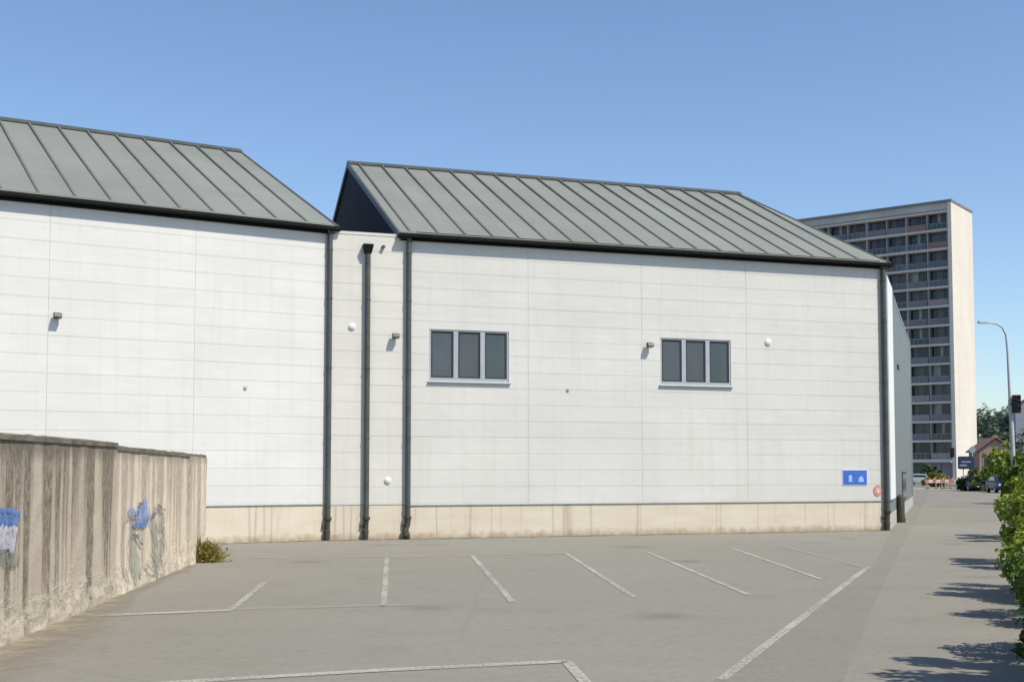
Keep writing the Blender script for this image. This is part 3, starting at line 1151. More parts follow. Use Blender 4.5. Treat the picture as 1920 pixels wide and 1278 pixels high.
b = MB()
blob(b, -hw * .40, hh * .02, .07, .08, -.027, M['sign_mark'])
b.prism([(-hw * .40 - .07, -hh * .6), (-hw * .40 + .07, -hh * .6), (-hw * .40 + .05, -hh * .1), (-hw * .40 - .05, -hh * .1)], -.0265, -.021, 'y', M['sign_mark'])
b.build("pictogram", t)
b = MB()
blob(b, hw * .50, -hh * .22, .085, .09, -.027, M['sign_mark'])
b.box(hw * .50 - .10, hw * .50 + .10, -.0265, -.021, -hh * .62, -hh * .2, M['sign_mark'])
b.build("pictogram", t)

u, z = FR.hit(1645, 919)
t = thing("round_sign", "small faded red round sign beside the corner downpipe", "sign", mtx=FR.m() @ Matrix.Translation((u, 0, z)))
b = MB()
blob(b, 0, 0, .15, .18, -.02, M['sign_red'], 24)
b.box(-.03, .03, -.016, .006, -.03, .03, M['lamp'])
b.build("sign_disc", t)
b = MB()
blob(b, .015, .0, .075, .09, -.026, M['barrier_white'], 20)
b.build("sign_face", t)

# ------------------------------------------------------------------ old concrete wall on the left
wa = Vector(ground(0, 1212))
wb = Vector(ground(380, 1047))
wd = (wb - wa).normalized()
w_start = wa - wd * 8.5
ang = math.atan2(wd.y, wd.x) - math.pi / 2          # local +y runs along the wall away from the camera, +x faces the lot
WM = Matrix.Translation((w_start.x, w_start.y, 0)) @ Matrix.Rotation(ang, 4, 'Z')
WMi = WM.inverted()
LW = (wb - w_start).length
FWALL = Frame((w_start.x, w_start.y), 90 - math.degrees(math.atan2(wd.y, wd.x)))


def wl(px, py):
    u, z = FWALL.hit(px, py)
    return u, z


s_mid = wl(217, 1000)[0]
s_pier = wl(352, 1000)[0]
CW = thing("concrete_wall", "stained old concrete boundary wall with graffiti at the left edge of the lot", "wall", mtx=WM)


def wall_block(y0, y1, h0, h1, x0, x1, m, name, parent, seed):
    """subdivided slab so its edges and faces are not dead straight"""
    rr = random.Random(seed)
    ny, nz = max(2, int((y1 - y0) / .25)), 9
    b = MB()
    grid = []
    for i in range(ny + 1):
        y = y0 + (y1 - y0) * i / ny
        h = h0 + (h1 - h0) * i / ny + rr.uniform(-.012, .012)
        col = []
        for j in range(nz + 1):
            z = h * j / nz
            foot = 0.05 * max(0, 1 - z / .45) ** 1.5
            col.append((x1 + rr.uniform(-.006, .006) + foot * rr.uniform(.4, 1.3), y, z))
        grid.append(col)
    for i in range(ny):
        for j in range(nz):
            b.face([grid[i][j], grid[i + 1][j], grid[i + 1][j + 1], grid[i][j + 1]], m)
        t0, t1 = grid[i][nz], grid[i + 1][nz]
        b.face([t0, t1, (x0, t1[1], t1[2]), (x0, t0[1], t0[2])], m)
        b.face([(x0, t0[1], t0[2]), (x0, t1[1], t1[2]), (x0, t1[1], 0), (x0, t0[1], 0)], m)
    for i in (0, ny):
        c = grid[i]
        pts = list(c) + [(x0, c[0][1], c[nz][2]), (x0, c[0][1], 0)]
        b.face(pts if i == 0 else pts[::-1], m)
    return b.build(name, parent)


ws = wall_block(0, s_mid - .03, 2.33, 2.36, -.25, 0, M['wall_old'], "wall_section", CW, 1)
ws["label"] = "darker section with black water streaks"
ws2 = wall_block(s_mid, s_pier, 2.32, 2.29, -.25, .0, M['wall_new'], "wall_section", CW, 2)
ws2["label"] = "paler section with grey graffiti"
pier = wall_block(s_pier + .02, LW + .15, 2.29, 2.27, -.30, .035, M['wall_new'], "end_pier", CW, 3)


def coping(y0, y1, h0, h1, name, seed):
    rr = random.Random(seed)
    b = MB()
    n = int((y1 - y0) / .3) + 1
    pr = None
    for i in range(n + 1):
        y = y0 + (y1 - y0) * i / n
        h = h0 + (h1 - h0) * i / n
        c = [(-.28, y, h - .0), (.022 + rr.uniform(-.002, .002), y, h - .01), (.022 + rr.uniform(-.004, .004), y, h + .05 + rr.uniform(-.01, .015)), (-.1, y, h + .075 + rr.uniform(-.012, .012)), (-.28, y, h + .05)]
        if pr:
            for k in range(5):
                q = (k + 1) % 5
                b.face([pr[k], c[k], c[q], pr[q]], M['coping'])
        else:
            b.face(c[::-1], M['coping'])
        pr = c
    b.face(pr, M['coping'])
    b.build(name, CW)


coping(0, s_mid - .02, 2.335, 2.365, "coping", 5)
coping(s_mid + .02, LW + .17, 2.315, 2.27, "coping", 6)


def strokes(paths, m, name, off=.014, parent=None, label=None):
    """painted strokes on the wall: [(points in photo pixels), width in metres]"""
    b = MB()
    for k, (pts, wdt) in enumerate(paths):
        P = [wl(*p) for p in pts]
        # smooth
        Q = []
        for i in range(len(P) - 1):
            for s in range(5):
                t = s / 5
                p0, p1, p2, p3 = P[max(i - 1, 0)], P[i], P[i + 1], P[min(i + 2, len(P) - 1)]
                Q.append(tuple(.5 * ((2 * p1[c]) + (-p0[c] + p2[c]) * t + (2 * p0[c] - 5 * p1[c] + 4 * p2[c] - p3[c]) * t * t + (-p0[c] + 3 * p1[c] - 3 * p2[c] + p3[c]) * t ** 3) for c in (0, 1)))
        Q.append(P[-1])
        pr = None
        for i, q in enumerate(Q):
            a = Q[max(i - 1, 0)]
            c = Q[min(i + 1, len(Q) - 1)]
            d = Vector((c[0] - a[0], c[1] - a[1]))
            d = d.normalized() if d.length > 1e-6 else Vector((1, 0))
            nn = Vector((-d.y, d.x)) * wdt / 2 * random.uniform(.8, 1.2)
            xo = off + .0012 * k + .05 * max(0, 1 - q[1] / .45) ** 1.5
            cur = ((xo, q[0] + nn.x, q[1] + nn.y), (xo, q[0] - nn.x, q[1] - nn.y))
            if pr:
                b.face([pr[0], pr[1], cur[1], cur[0]], m)
            pr = cur
    o = b.build(name, parent or CW)
    if label:
        o["label"] = label
    return o


# blue and white tag at the picture's left edge, pale blue tag with grey scrawl on the paler section
strokes([([(-30, 962), (0, 966), (30, 968)], .14), ([(-30, 972), (0, 974), (33, 975)], .10), ([(-30, 958), (10, 956), (36, 962)], .07), ([(-10, 981), (14, 982), (28, 980)], .06)], M['spray_blue'], "graffiti", label="blue graffiti tag at the near end")
strokes([([(-26, 990), (-24, 1030)], .27), ([(-16, 989), (-13, 1032)], .27), ([(-6, 989), (-3, 1030)], .27), ([(4, 988), (5, 1031)], .27), ([(14, 987), (14, 1027)], .25), ([(25, 986), (20, 1022), (16, 1036)], .14)], M['spray_pale'], "graffiti", .02, label="whitish graffiti block")
strokes([([(-20, 1034), (5, 1036), (26, 1032)], .09), ([(30, 990), (27, 1015), (22, 1040)], .04), ([(-20, 1050), (10, 1052), (34, 1046)], .12)], M['spray_grey'], "graffiti", .024)
strokes([([(250, 970), (248, 1010), (252, 1060), (256, 1092)], .55), ([(284, 962), (288, 1000), (292, 1050), (288, 1080)], .55), ([(304, 968), (306, 1010), (300, 1056)], .30)], M['spray_wash'], "graffiti", .008, label="greyish wash of old paint")
strokes([([(238, 962), (246, 955), (254, 962)], .10), ([(268, 938), (273, 944), (275, 955)], .12), ([(258, 950), (266, 950), (274, 955)], .10), ([(256, 958), (266, 959), (276, 964)], .11), ([(252, 966), (264, 968), (277, 970)], .11)], M['spray_lav'], "graffiti", label="pale blue graffiti blob")
strokes([([(253, 976), (264, 980), (275, 979)], .09), ([(247, 984), (258, 984), (270, 982)], .08), ([(262, 944), (258, 956), (256, 966)], .06), ([(276, 952), (278, 966), (272, 976)], .06)], M['spray_blue'], "graffiti", .030)
strokes([([(256, 944), (264, 943)], .05), ([(237, 970), (245, 967), (252, 968)], .05), ([(280, 970), (284, 964), (290, 962)], .05), ([(243, 1002), (252, 1004), (258, 1016), (264, 1020)], .05), ([(292, 946), (300, 952)], .06)], M['spray_dark'], "graffiti", .036)
strokes([([(240, 966), (230, 980), (226, 1020), (228, 1060), (236, 1096)], .05), ([(242, 1030), (243, 1060), (250, 1094)], .07), ([(258, 1026), (262, 1050), (256, 1082)], .07), ([(290, 950), (298, 955), (306, 955)], .06),
         ([(290, 965), (294, 985), (303, 990), (306, 1002)], .07), ([(282, 985), (288, 1010), (296, 1016)], .06), ([(280, 1030), (290, 1050), (282, 1074)], .07), ([(300, 1000), (308, 1030), (302, 1064)], .05),
         ([(268, 1056), (280, 1070), (300, 1082)], .06), ([(264, 990), (252, 1000), (262, 1012)], .06), ([(240, 990), (236, 1020), (240, 1040)], .04)], M['spray_grey'], "graffiti", .042, label="grey green graffiti scrawl")

# sandy wash-out along the foot of the wall
b = MB()
pr = None
rr = random.Random(12)
for i in range(40):
    y = -1.0 + (s_pier + 1) * i / 39
    wdt = (1.0 if y < 9.5 else 1.0 - .7 * min(1, (y - 9.5) / 5)) + .05 * math.sin(y * 2.1) + rr.uniform(-.02, .02)
    c = (WM @ Vector((.02, y, .016)), WM @ Vector((wdt, y, .014)))
    if pr:
        b.face([pr[0], pr[1], c[1], c[0]], M['apron'])
    pr = c
fade(b.build("sand_apron", kind="structure"))


# ------------------------------------------------------------------ plants
def leaf(b, p, n, size, m, rr, asp=1.8):
    n = n.normalized()
    t = n.orthogonal().normalized()
    t = Matrix.Rotation(rr.uniform(0, 6.28), 3, n) @ t
    s = n.cross(t)
    L, W = size * asp * .5, size * .5
    f = n * (size * .18)
    i = len(b.v)
    b.v += [tuple(p - t * L), tuple(p + s * W + f), tuple(p + t * L), tuple(p - s * W + f)]
    q = b.mat(m)
    b.f += [(i, i + 1, i + 2), (i, i + 2, i + 3)]
    b.mi += [q, q]


def shrub(name, label, cat, loc, rx, ry, h, n_clump, n_leaf, size, m, seed, group=None, z0=.05, stems=6, clump_r=.28):
    rr = random.Random(seed)
    t = thing(name, label, cat, loc=(loc[0], loc[1], 0), group=group)
    b = MB()
    st = MB()
    tips = []
    for c in range(n_clump):
        while True:
            d = Vector((rr.uniform(-1, 1), rr.uniform(-1, 1), rr.uniform(-1, 1)))
            if .25 < d.length < 1:
                break
        d = d * (d.length ** -.35)
        ce = Vector((d.x * rx, d.y * ry, z0 + h * .5 + d.z * h * .5))
        ce.z = max(ce.z, .12)
        k = rr.uniform(.6, 1.35)
        if rr.random() < .18:
            ce += Vector((rr.uniform(-.3, .3) * rx, rr.uniform(-.3, .3) * ry, rr.uniform(0, .22) * h))
            k *= .7
        tips.append(ce)
        R0 = clump_r * k
        dull = rr.choice((.03, .1, .3))
        for _ in range(int(n_leaf * k)):
            e = Vector((rr.gauss(0, 1), rr.gauss(0, 1), rr.gauss(0, .8)))
            e = e.normalized() * R0 * rr.random() ** .45
            p = ce + e
            if p.z < .03:
                continue
            nn = e.normalized() * .8 + Vector((rr.uniform(-1, 1), rr.uniform(-1, 1), rr.uniform(-.3, 1.2)))
            leaf(b, p, nn, size * rr.uniform(.5, 1.35), m if m is not M['leaf_bright'] or rr.random() > dull else M['leaf_mid'], rr, rr.uniform(1.4, 2.3))
    for k in range(stems * 2):
        e = rr.choice(tips)
        p0 = Vector((rr.uniform(-.25, .25) * rx, rr.uniform(-.25, .25) * ry, 0))
        st.tube([p0, p0.lerp(e, .5) + Vector((0, 0, .15 * h)), e, e + (e - p0).normalized() * rr.uniform(.1, .32)], [.03 * h / 2, .02 * h / 2, .009, .004], M['bark'], 6)
    b.build("foliage", t)
    st.build("stem", t)
    return t


GR = "green shrubs along the right roadside"
shrub("roadside_shrub", "mid green shrub at the right edge between the corner shrub and the bright ones", "shrub", (6.25, 12.2), .95, 1.5, 1.2, 60, 230, .065, M['leaf_mid'], 21, GR)
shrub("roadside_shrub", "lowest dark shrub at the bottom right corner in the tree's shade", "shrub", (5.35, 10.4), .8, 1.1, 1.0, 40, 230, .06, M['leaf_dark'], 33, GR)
shrub("roadside_shrub", "low bright shrub just behind the nearest dark ones", "shrub", (7.65, 15.6), .95, 1.3, 1.25, 60, 260, .055, M['leaf_bright'], 22, GR)
shrub("roadside_shrub", "bright yellow green shrub in sun, largest of the light ones", "shrub", (9.05, 18.6), 1.15, 2.1, 2.05, 90, 260, .06, M['leaf_bright'], 23, GR)
shrub("roadside_shrub", "light green shrub behind the largest bright one", "shrub", (11.45, 24.5), 1.2, 2.8, 1.95, 60, 150, .09, M['leaf_bright'], 24, GR)
shrub("roadside_shrub", "tall mid green shrub rising above the bright ones at the edge", "shrub", (15.6, 34.0), 1.4, 2.6, 2.8, 60, 120, .13, M['leaf_mid'], 25, GR)
shrub("roadside_shrub", "yellow green bush below the street lamp, behind the navy car", "shrub", (on_depth(1876, 880, 118).x, 118), 1.4, 1.6, 4.2, 46, 80, .22, M['leaf_bright'], 26, GR, clump_r=.5)
shrub("roadside_shrub", "round green bush at the edge beside the lamp post foot", "shrub", (on_depth(1915, 880, 70).x, 70), 1.0, 1.6, 3.0, 40, 90, .16, M['leaf_mid'], 27, GR, clump_r=.35)
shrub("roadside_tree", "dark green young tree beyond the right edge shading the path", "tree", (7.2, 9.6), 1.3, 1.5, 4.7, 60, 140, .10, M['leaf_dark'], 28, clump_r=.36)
# weeds at the pier foot
wp = ground(374, 1053)
rr = random.Random(5)
wt = thing("weed_clump", "olive green weeds growing at the end of the concrete wall", "weeds", loc=(wp[0], wp[1], 0))
b = MB()
for k in range(520):
    p0 = Vector((rr.gauss(0, .17), rr.gauss(0, .12), 0))
    tip = p0 + Vector((rr.gauss(p0.x * .7, .12), rr.gauss(p0.y * .7, .12), rr.uniform(.15, .62) * (1.1 - min(.7, p0.length * 1.6))))
    md_ = p0.lerp(tip, .55) + Vector((0, 0, .05))
    s = Vector((rr.uniform(-1, 1), rr.uniform(-1, 1), 0)).normalized() * .011
    b.face([p0 - s, p0 + s, md_ + s * 1.3, md_ - s * 1.3], M['leaf_dry'])
    b.face([md_ - s * 1.3, md_ + s * 1.3, tip], M['leaf_dry'])
for k in range(700):
    p = Vector((rr.gauss(0, .22), rr.gauss(0, .15), abs(rr.gauss(.12, .12)) + .02))
    leaf(b, p, Vector((rr.uniform(-1, 1), rr.uniform(-1, 1), rr.uniform(.1, 1))), rr.uniform(.03, .06), M['leaf_dry'], rr)
b.build("foliage", wt)


# ------------------------------------------------------------------ tower block
TD = 181.0
tc = on_depth(1797, 880, TD)
FT_ANG = -52.6                      # direction of the long facade, away to the left
fx, fy = math.sin(R(FT_ANG)), math.cos(R(FT_ANG))
TM = Matrix(((fx, fy, 0, tc.x), (fy, -fx, 0, tc.y), (0, 0, 1, 0), (0, 0, 0, 1)))
# local: +x along the long facade, +y = out of the facade towards the camera's left? fixed below
nrm_out = Vector((-fy, fx, 0))
if nrm_out.dot(Vector((-tc.x, -tc.y, 0))) < 0:
    nrm_out = -nrm_out
TM = Matrix(((fx, -nrm_out.x, 0, tc.x), (fy, -nrm_out.y, 0, tc.y), (0, 0, 1, 0), (0, 0, 0, 1)))   # +y runs into the building
TOPZ = on_depth(1797, 375, TD).z
FLO = 13
BASE = 3.4
PAR = 1.55
FH = (TOPZ - PAR - BASE) / FLO
LEN, DEP = 33.0, 9.6
TT = thing("tower_block", "tall grey apartment tower with cream end wall behind the hall", "building", mtx=TM)
b = MB()
b.box(0.0, .55, -.9, DEP, 0.0, TOPZ - .35, M['tower_end'])
b.build("end_wall", TT)
b = MB()
b.box(.55, LEN, .62, DEP - .02, 0.0, TOPZ - 1.5, M['tower_core'])
b.build("core_wall", TT)
b = MB()
b.box(.55, LEN, -.72, DEP - .03, TOPZ - PAR + .15, TOPZ - .35, M['tower_parapet'])
b.box(-.1, LEN, -1.0, DEP + .1, TOPZ - .35, TOPZ, M['tower_core'])
b.build("parapet", TT)
BAY = 3.15
nb = int((LEN - .55) / BAY)
rt = random.Random(17)
spand = []
for f in range(FLO + 1):
    z = BASE + f * FH
    if f == FLO:
        z = TOPZ - PAR - .12
    b = MB()
    b.box(.55, LEN, -.75 + rt.uniform(-.02, .02), .62, z - .17, z + .15, M['tower_slab'])
    b.build("floor_slab", TT)
for i in range(nb + 1):
    b = MB()
    x = .55 + i * BAY
    for f in range(FLO):
        z = BASE + f * FH + .13
        b.box(x + .003, x + (.30 if i % 2 == 0 else .18), -.50, .62, z, z + FH - .26, M['tower_fin'])
    b.build("facade_fin", TT)
# balcony fronts
for f in range(FLO):
    b = MB()
    z = BASE + f * FH + .13
    for i in range(nb):
        x = .55 + i * BAY + .3
        mm = rt.choices([M['tower_core'], TW[1], M['tower_rust'], M['tower_fin'], TW[3]], [4, 3, 1.2 if f > 7 else .6, .8, 1.5])[0]
        b.box(x, x + BAY - .3, -.5, -.42, z, z + .92, mm)
        b.box(x, x + BAY - .3, -.53, -.40, z + .923, z + 1.0, M['tower_fin'])
        for q in (1, 2, 3):
            xq = x + (BAY - .3) * q / 4
            b.box(xq - .03, xq + .03, -.53, -.503, z, z + .92, M['tower_fin'])
    b.build("balcony_front", TT)
variants = []
for v in range(7):
    b = MB()
    ww, wh = BAY - .30, FH - .26
    q = 0
    split = [0, ww * rt.uniform(.25, .4), ww * rt.uniform(.55, .72), ww]
    for k in range(3):
        mm = rt.choices(TW, [5, 4, 2.2, 2])[0]
        b.box(split[k] + .04, split[k + 1] - .04, .0, .06, .05, wh - .05, mm)
    b.box(0, ww, -.02, .02, wh - .05, wh, M['tower_slab'])
    for k in (1, 2):
        b.box(split[k] - .04, split[k] + .04, -.03, .05, .05, wh - .05, M['tower_core'])
    variants.append(b)
vmesh = []
far = MB()
cnt = 0
for f in range(FLO - 1, -1, -1):
    for i in range(nb):
        v = rt.randrange(7)
        x, z = .55 + i * BAY + .3, BASE + f * FH + .13
        if i < 7:
            if len([1 for a in vmesh if a[0] == v]) == 0:
                o = variants[v].build("window", TT)
                vmesh.append((v, o))
            else:
                o = [a[1] for a in vmesh if a[0] == v][0].copy()
                COL.objects.link(o)
            o.location = (x, .5, z)
        else:
            far.box(x, x + BAY - .3, .5, .56, z + .05, z + FH - .3, TW[i % 2])
fo = far.build("window", TT)
fo["kind"] = "stuff"
fo["label"] = "far windows hidden behind the hall"
# ground floor shop fronts
b = MB()
gx = [(.8, 2.6, M['shop_lilac']), (2.7, 4.0, M['shop_lilac']), (4.1, 5.2, M['shop_grey']), (5.3, 8.6, M['shop_green']), (8.7, 12.4, M['shop_green']), (12.5, 20, M['shop_grey'])]
for a, c, mm in gx:
    b.box(a, c, .45, .6, .3, 3.0, mm)
b.build("shop_front", TT)
b = MB()
b.box(.6, 20, -1.6, .4, 3.05, 3.22, M['tower_parapet'])
b.build("canopy", TT)


# ------------------------------------------------------------------ street things in the distance
def sweep_to(px, py, Y):
    p = on_depth(px, py, Y)
    return p


# street lamp
LD = 64.0
p0 = on_depth(1904, 945, LD)
t = thing("street_lamp", "tall galvanised street lamp with curved arm beside the tower", "street lamp", loc=(p0.x, p0.y, 0))
rel = lambda px, py: on_depth(px, py, LD) - Vector((p0.x, p0.y, 0))
lean = [Vector((0, 0, 0)), rel(1900, 870), rel(1897, 800), rel(1894, 748)]
b = MB()
b.tube(lean, [.13, .12, .115, .11], M['galv'], 12)
b.build("pole_base", t, smooth=True)
b = MB()
b.tube([rel(1894, 750), rel(1891.5, 700), rel(1889.5, 660), rel(1886.5, 628), rel(1879, 613), rel(1868, 606.5), rel(1852, 604.5)], [.085, .075, .065, .06, .052, .048, .045], M['galv_l'], 10)
b.build("pole", t, smooth=True)
b = MB()
a, c = rel(1853, 604.5), rel(1834, 603.5)
b.hexa([a + Vector((0, -.1, -.06)), a + Vector((0, .1, -.06)), c + Vector((0, .13, -.07)), c + Vector((0, -.13, -.07)),
        a + Vector((0, -.07, .05)), a + Vector((0, .07, .05)), c + Vector((0, .09, .06)), c + Vector((0, -.09, .06))], M['galv_d'])
b.build("lamp_head", t, bevel=.015)


def traffic_light(loc, zc, label, side=0.0, pole_h=None):
    t = thing("traffic_light", label, "traffic light", loc=loc)
    b = MB()
    b.box(-.2, .2, -.12, .12, zc - .48, zc + .48, M['black'])
    h = b.build("signal_housing", t, bevel=.03)
    for k, mm in enumerate((M['lens_red'], M['lens_amber'], M['lens_green'])):
        b = MB()
        z = zc + .3 - .3 * k
        b.tube([(0, -.11, z), (0, -.135, z)], .1, mm, 14)
        b.build("signal_lens", h)
        b = MB()
        pts = [(.12 * math.cos(R(q)), .12 * math.sin(R(q)) + z) for q in range(0, 181, 20)]
        for i in range(len(pts) - 1):
            b.hexa([(pts[i][0], -.26, pts[i][1]), (pts[i + 1][0], -.26, pts[i + 1][1]), (pts[i + 1][0], -.11, pts[i + 1][1]), (pts[i][0], -.11, pts[i][1]),
                    (pts[i][0], -.26, pts[i][1] + .012), (pts[i + 1][0], -.26, pts[i + 1][1] + .012), (pts[i + 1][0], -.11, pts[i + 1][1] + .012), (pts[i][0], -.11, pts[i][1] + .012)], M['black'])
        b.build("visor", h)
    b = MB()
    if pole_h is None:
        b.tube([(0, .1, zc), (side, .1, zc)], .03, M['black'], 8)
        b.build("bracket", t)
    else:
        b.tube([(side, .16, 0), (side, .16, pole_h)], .06, M['galv_d'], 10)
        b.box(side - .03 if side < 0 else 0, 0 if side < 0 else side + .03, .1, .16, zc - .03, zc + .03, M['galv_d'])
        b.build("pole", t)
    return t


q = on_depth(1906, 757, LD - .2)
traffic_light((q.x, q.y, 0), q.z, "black traffic signal fixed high on the street lamp pole", side=-.34)
q = on_depth(1785, 848, 121)
traffic_light((q.x, q.y, 0), q.z, "black traffic signal on its own pole in front of the tower entrance", side=.42, pole_h=q.z + .6)

# direction sign on two posts with a round plate above
q0, q1 = on_depth(1796, 879, 116), on_depth(1826, 855, 116)
t = thing("direction_sign", "dark navy road direction sign on two pale posts below the tower", "road sign", loc=(q0.x, 116, 0))
W_, z0_, z1_ = q1.x - q0.x, q0.z, q1.z
b = MB()
b.prism([(0, z0_ + .1), (.1, z0_), (W_ - .1, z0_), (W_, z0_ + .12), (W_, z1_ - .12), (W_ - .12, z1_), (.1, z1_), (0, z1_ - .1)], -.03, .0, 'y', M['navy'])
b.build("sign_panel", t)
b = MB()
b.box(.35, W_ - .3, -.036, -.029, (z0_ + z1_) / 2 + .02, (z0_ + z1_) / 2 + .14, M['shop_lilac'])
b.box(.15, W_ - .7, -.036, -.029, (z0_ + z1_) / 2 - .3, (z0_ + z1_) / 2 - .2, M['shop_grey'])
b.build("lettering_band", t)
for x in (.55, W_ - .12):
    b = MB()
    b.tube([(x, .06, 0), (x, .06, z1_ + (1.0 if x > 1 else 0))], .06, M['galv'], 8)
    b.build("post", t)
b = MB()
b.tube([(W_ - .12, -.02, z1_ + .62), (W_ - .12, -.0, z1_ + .62)], .32, M['galv_d'], 20)
b.build("round_plate", t)


def car(label, paint, loc, rz, group=None, front=True):
    t = thing("parked_car", label, "car", loc=loc, rz=rz, group=group)
    b = MB()
    hw = .88
    # cross-sections along the length: (y, z bottom, z belt, z roof, roof half-width); y<0 is the end facing the camera
    st = [(-2.1, .35, .72, .72, .70), (-1.95, .25, .86, .86, .76), (-1.1, .25, .98, 1.0, .80), (-.35, .25, 1.0, 1.44, .64),
          (.5, .25, 1.0, 1.50, .64), (1.35, .25, 1.0, 1.42, .62), (1.95, .28, .98, 1.02, .74), (2.12, .36, .82, .84, .72)]
    rings = []
    for y, zb, zl_, zr, rw in st:
        k = hw - (.08 if abs(y) > 2 else 0)
        rings.append([(-k + .06, y, zb), (-k, y, zb + .18), (-k, y, zl_ - .06), (-rw - .02, y, zl_ + (.02 if zr > zl_ else -.01)), (-rw, y, max(zr - .06, zl_)), (-rw + .14, y, zr + .003),
                      (rw - .14, y, zr + .003), (rw, y, max(zr - .06, zl_)), (rw + .02, y, zl_ + (.02 if zr > zl_ else -.01)), (k, y, zl_ - .06), (k, y, zb + .18), (k - .06, y, zb)])
    n = 12
    for i in range(len(rings) - 1):
        A, B = rings[i], rings[i + 1]
        for j in range(n):
            q = (j + 1) % n
            b.face([A[j], B[j], B[q], A[q]], paint)
    b.face(rings[0], paint)
    b.face(rings[-1][::-1], paint)
    b.build("body", t, smooth=True)
    b = MB()
    b.hexa([(-.68, -1.03, 1.035), (.68, -1.03, 1.035), (.66, -1.0, 1.03), (-.66, -1.0, 1.03), (-.56, -.42, 1.43), (.56, -.42, 1.43), (.55, -.38, 1.41), (-.55, -.38, 1.41)], M['car_glass'])
    b.build("windscreen", t)
    b = MB()
    for s in (-1, 1):
        b.hexa([(s * .69, -.5, 1.06), (s * .69, 1.45, 1.06), (s * .66, 1.45, 1.06), (s * .66, -.5, 1.06), (s * .65, -.2, 1.38), (s * .65, 1.2, 1.38), (s * .62, 1.2, 1.38), (s * .62, -.2, 1.38)], M['car_glass'])
    b.build("side_window", t)
    for s in (-1, 1):
        b = MB()
        b.box(s * .62 - .16, s * .62 + .16, -2.13, -1.98, .62, .76, M['lens'])
        b.build("headlight", t, bevel=.02)
        for y in (-1.35, 1.3):
            b = MB()
            b.tube([(s * .66, y, .31), (s * .9, y, .31)], .31, M['tyre'], 18)
            wo = b.build("wheel", t, smooth=True)
            b = MB()
            b.tube([(s * .89, y, .31), (s * .915, y, .31)], .19, M['rim'], 14)
            b.build("rim", wo)
    b = MB()
    b.box(-.28, .28, -2.13, -2.09, .40, .52, M['barrier_white'])
    b.build("number_plate", t)
    return t


q = ground(1878, 923)
car("dark navy car parked on the lane behind the roadside shrubs", M['car_blue'], (q[0], q[1], 0), R(-8), "cars parked by the junction")
q = ground(1846, 921)
car("blackish car standing just left of the navy car", M['car_black'], (q[0], q[1] + 2.5, 0), R(-6), "cars parked by the junction")
q = on_depth(1729, 890, 150)
car("pale silver car crossing beyond the wing's far end", M['car_pale'], (q.x, 150, 0), R(80), "cars parked by the junction")


# red and white works barriers at the junction
def barrier(loc, label):
    t = thing("road_barrier", label, "barrier", loc=loc, group="red works barriers at the junction")
    b = MB()
    for k in range(5):
        b.box(-1.0 + k * .4, -1.0 + k * .4 + .4, -.03, .03, .62, .98, M['barrier_red'] if k % 2 == 0 else M['barrier_white'])
    b.build("barrier_board", t)
    for s in (-1, 1):
        b = MB()
        b.box(s * .75 - .05, s * .75 + .05, -.045, .045, 0, .62, M['barrier_red'])
        b.box(s * .75 - .1, s * .75 + .1, -.35, .35, 0.0, .08, M['black'])
        b.build("foot", t)
    b = MB()
    b.tube([(.0, 0, .98), (.0, 0, 1.12)], .09, M['barrier_white'], 12)
    b.build("warning_lamp", t)


for k, (px, lab) in enumerate(((1752, "red and white works barrier nearest the grey wing"), (1768, "red and white works barrier, middle of the junction row"), (1785, "red and white works barrier under the traffic signal"))):
    q = on_depth(px, 900, 126 + k)
    barrier((q.x, q.y, 0), lab)

# kerb and zebra strip at the end of the lane
b = MB()
q0, q1 = ground(1718, 917), ground(1800, 917)
for k in range(9):
    x0 = q0[0] + (q1[0] - q0[0]) * k / 9
    b.face([(x0, 124, .013), (x0 + .55, 124, .013), (x0 + .55, 128, .013), (x0, 128, .013)], M['barrier_white'])
b.build("zebra_crossing", kind="structure")

# bushes at the tower foot and by the sign
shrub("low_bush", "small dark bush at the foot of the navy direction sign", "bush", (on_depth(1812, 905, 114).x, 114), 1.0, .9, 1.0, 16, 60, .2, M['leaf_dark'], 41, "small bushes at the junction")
shrub("low_bush", "green bush between the sign and the dark car", "bush", (on_depth(1840, 905, 112).x, 112), 1.3, 1.2, 2.2, 24, 70, .22, M['leaf_mid'], 42, "small bushes at the junction")
shrub("low_bush", "dark green bush before the tower's shop front", "bush", (on_depth(1745, 905, 160).x, 160), 1.3, 1.2, 2.6, 20, 60, .28, M['leaf_dark'], 43, "small bushes at the junction")
shrub("low_bush", "olive bush left of the works barriers", "bush", (on_depth(1757, 905, 140).x, 140), 1.6, 1.2, 1.6, 20, 60, .25, M['leaf_dry'], 44, "small bushes at the junction")


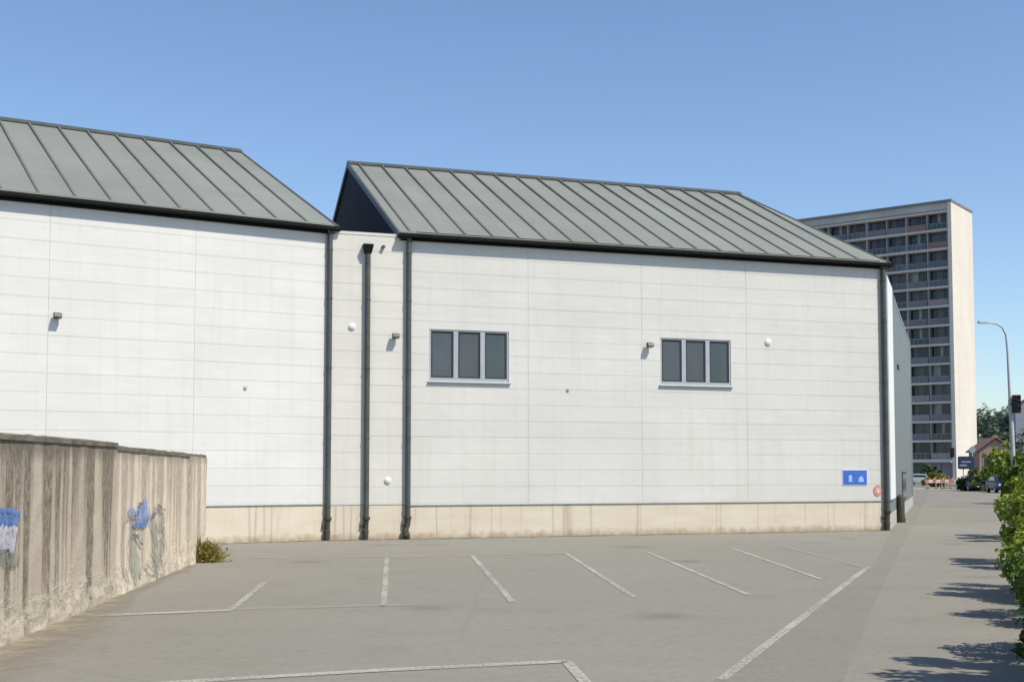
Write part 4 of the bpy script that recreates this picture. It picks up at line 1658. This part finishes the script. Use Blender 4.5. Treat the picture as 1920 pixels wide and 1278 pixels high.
# houses on the right
def house(label, loc, rz, wx, wy, hz, rh, wallm, roofm, wins, name="house"):
    t = thing(name, label, "house", loc=loc, rz=rz)
    b = MB()
    b.box(-wx, wx, -wy, wy, 0, hz, wallm)
    b.prism([(-wx, hz), (wx, hz), (0, hz + rh - .15)], -wy, wy, 'y', wallm)
    b.build("wall", t)
    b = MB()
    for s in (-1, 1):
        b.hexa([(0, -wy - .3, hz + rh), (s * (wx + .35), -wy - .3, hz - .15), (s * (wx + .35), wy + .3, hz - .15), (0, wy + .3, hz + rh),
                (0, -wy - .3, hz + rh + .16), (s * (wx + .35), -wy - .3, hz + .02), (s * (wx + .35), wy + .3, hz + .02), (0, wy + .3, hz + rh + .16)], roofm)
    rf = b.build("roof", t)
    b = MB()
    b.box(wx * .3, wx * .3 + .6, 1.4, 2.2, hz + rh * .4, hz + rh + .5, wallm)
    b.build("chimney", rf)
    for x, z in wins:
        b = MB()
        b.box(x - .55, x + .55, -wy - .04, -wy + .05, z, z + 1.3, M['frame'])
        wv_ = b.build("window", t)
        b = MB()
        b.box(x - .46, x + .46, -wy - .06, -wy - .03, z + .09, z + 1.21, M['car_glass'])
        b.build("pane", wv_)
    return t


q = on_depth(1857, 880, 150)
house("pinkish brick gabled house behind the street lamp", (q.x, 150, 0), R(-14), 1.9, 5, 4.3, 1.5, M['brick'], M['tile'], [(-.9, 2.4), (.8, 2.4)])
q = on_depth(1926, 880, 275)
house("lilac house with slate blue roof on the wooded slope at right edge", (q.x + 2.3, 275, 5.6), R(-20), 4.6, 6, 10.8, 2.8, M['stucco'], M['slate'], [(-1.8, 7.5), (1.6, 7.5)])

# garden wall by the cars
q = on_depth(1858, 880, 124)
t = thing("garden_wall", "low reddish brick garden wall behind the parked cars", "wall", loc=(q.x, 124, 0))
b = MB()
b.box(-1.2, 12, 0, .3, 0, 1.75, M['brick'])
b.build("wall_face", t)
b = MB()
b.box(-1.25, 12.05, -.05, .35, 1.75, 1.85, M['kerb'])
b.build("coping", t)

# hill with a wood
b = MB()
rr = random.Random(9)
nx, ny = 30, 10
hp = []
for j in range(ny + 1):
    for i in range(nx + 1):
        x, y = 60 + 320 * i / nx, 200 + 260 * j / ny
        k = min(1, j / 5) * min(1, max(0, (i + 1) / 5))
        hp.append((x, y, -.5 + 13 * k * (0.8 + .2 * math.sin(i * .9)) + rr.uniform(-.5, .5)))
for j in range(ny):
    for i in range(nx):
        a = j * (nx + 1) + i
        b.face([hp[a], hp[a + 1], hp[a + nx + 2], hp[a + nx + 1]], M['hillside'])
b.build("hill", kind="structure")
b = MB()
for k in range(330):
    i, j = rr.uniform(0, 1), rr.uniform(0.02, 1)
    x, y = 66 + 230 * i, 204 + 150 * j
    kk = min(1, (y - 200) / 130) * min(1, (x - 50) / 53)
    gz = 12 * kk - 1
    hh_, rw = rr.uniform(5, 9), rr.uniform(2, 3.8)
    ce = Vector((x, y, gz + hh_ * .55))
    for _ in range(110):
        e = Vector((rr.gauss(0, 1), rr.gauss(0, 1), rr.gauss(0, 1))).normalized()
        bumpy = 1 + .25 * math.sin(5 * e.x + k) * math.cos(4 * e.z + k)
        p = ce + Vector((e.x * rw, e.y * rw, e.z * hh_ * .5)) * bumpy * rr.uniform(.7, 1.05)
        leaf(b, p, e + Vector((rr.uniform(-.6, .6), rr.uniform(-.6, .6), rr.uniform(0, .8))), rr.uniform(.6, 1.2), M['leaf_far'], rr, 1.4)
o = b.build("woodland", kind="stuff")
tag(o, "distant dark green wood covering the hillside at right", "woodland")
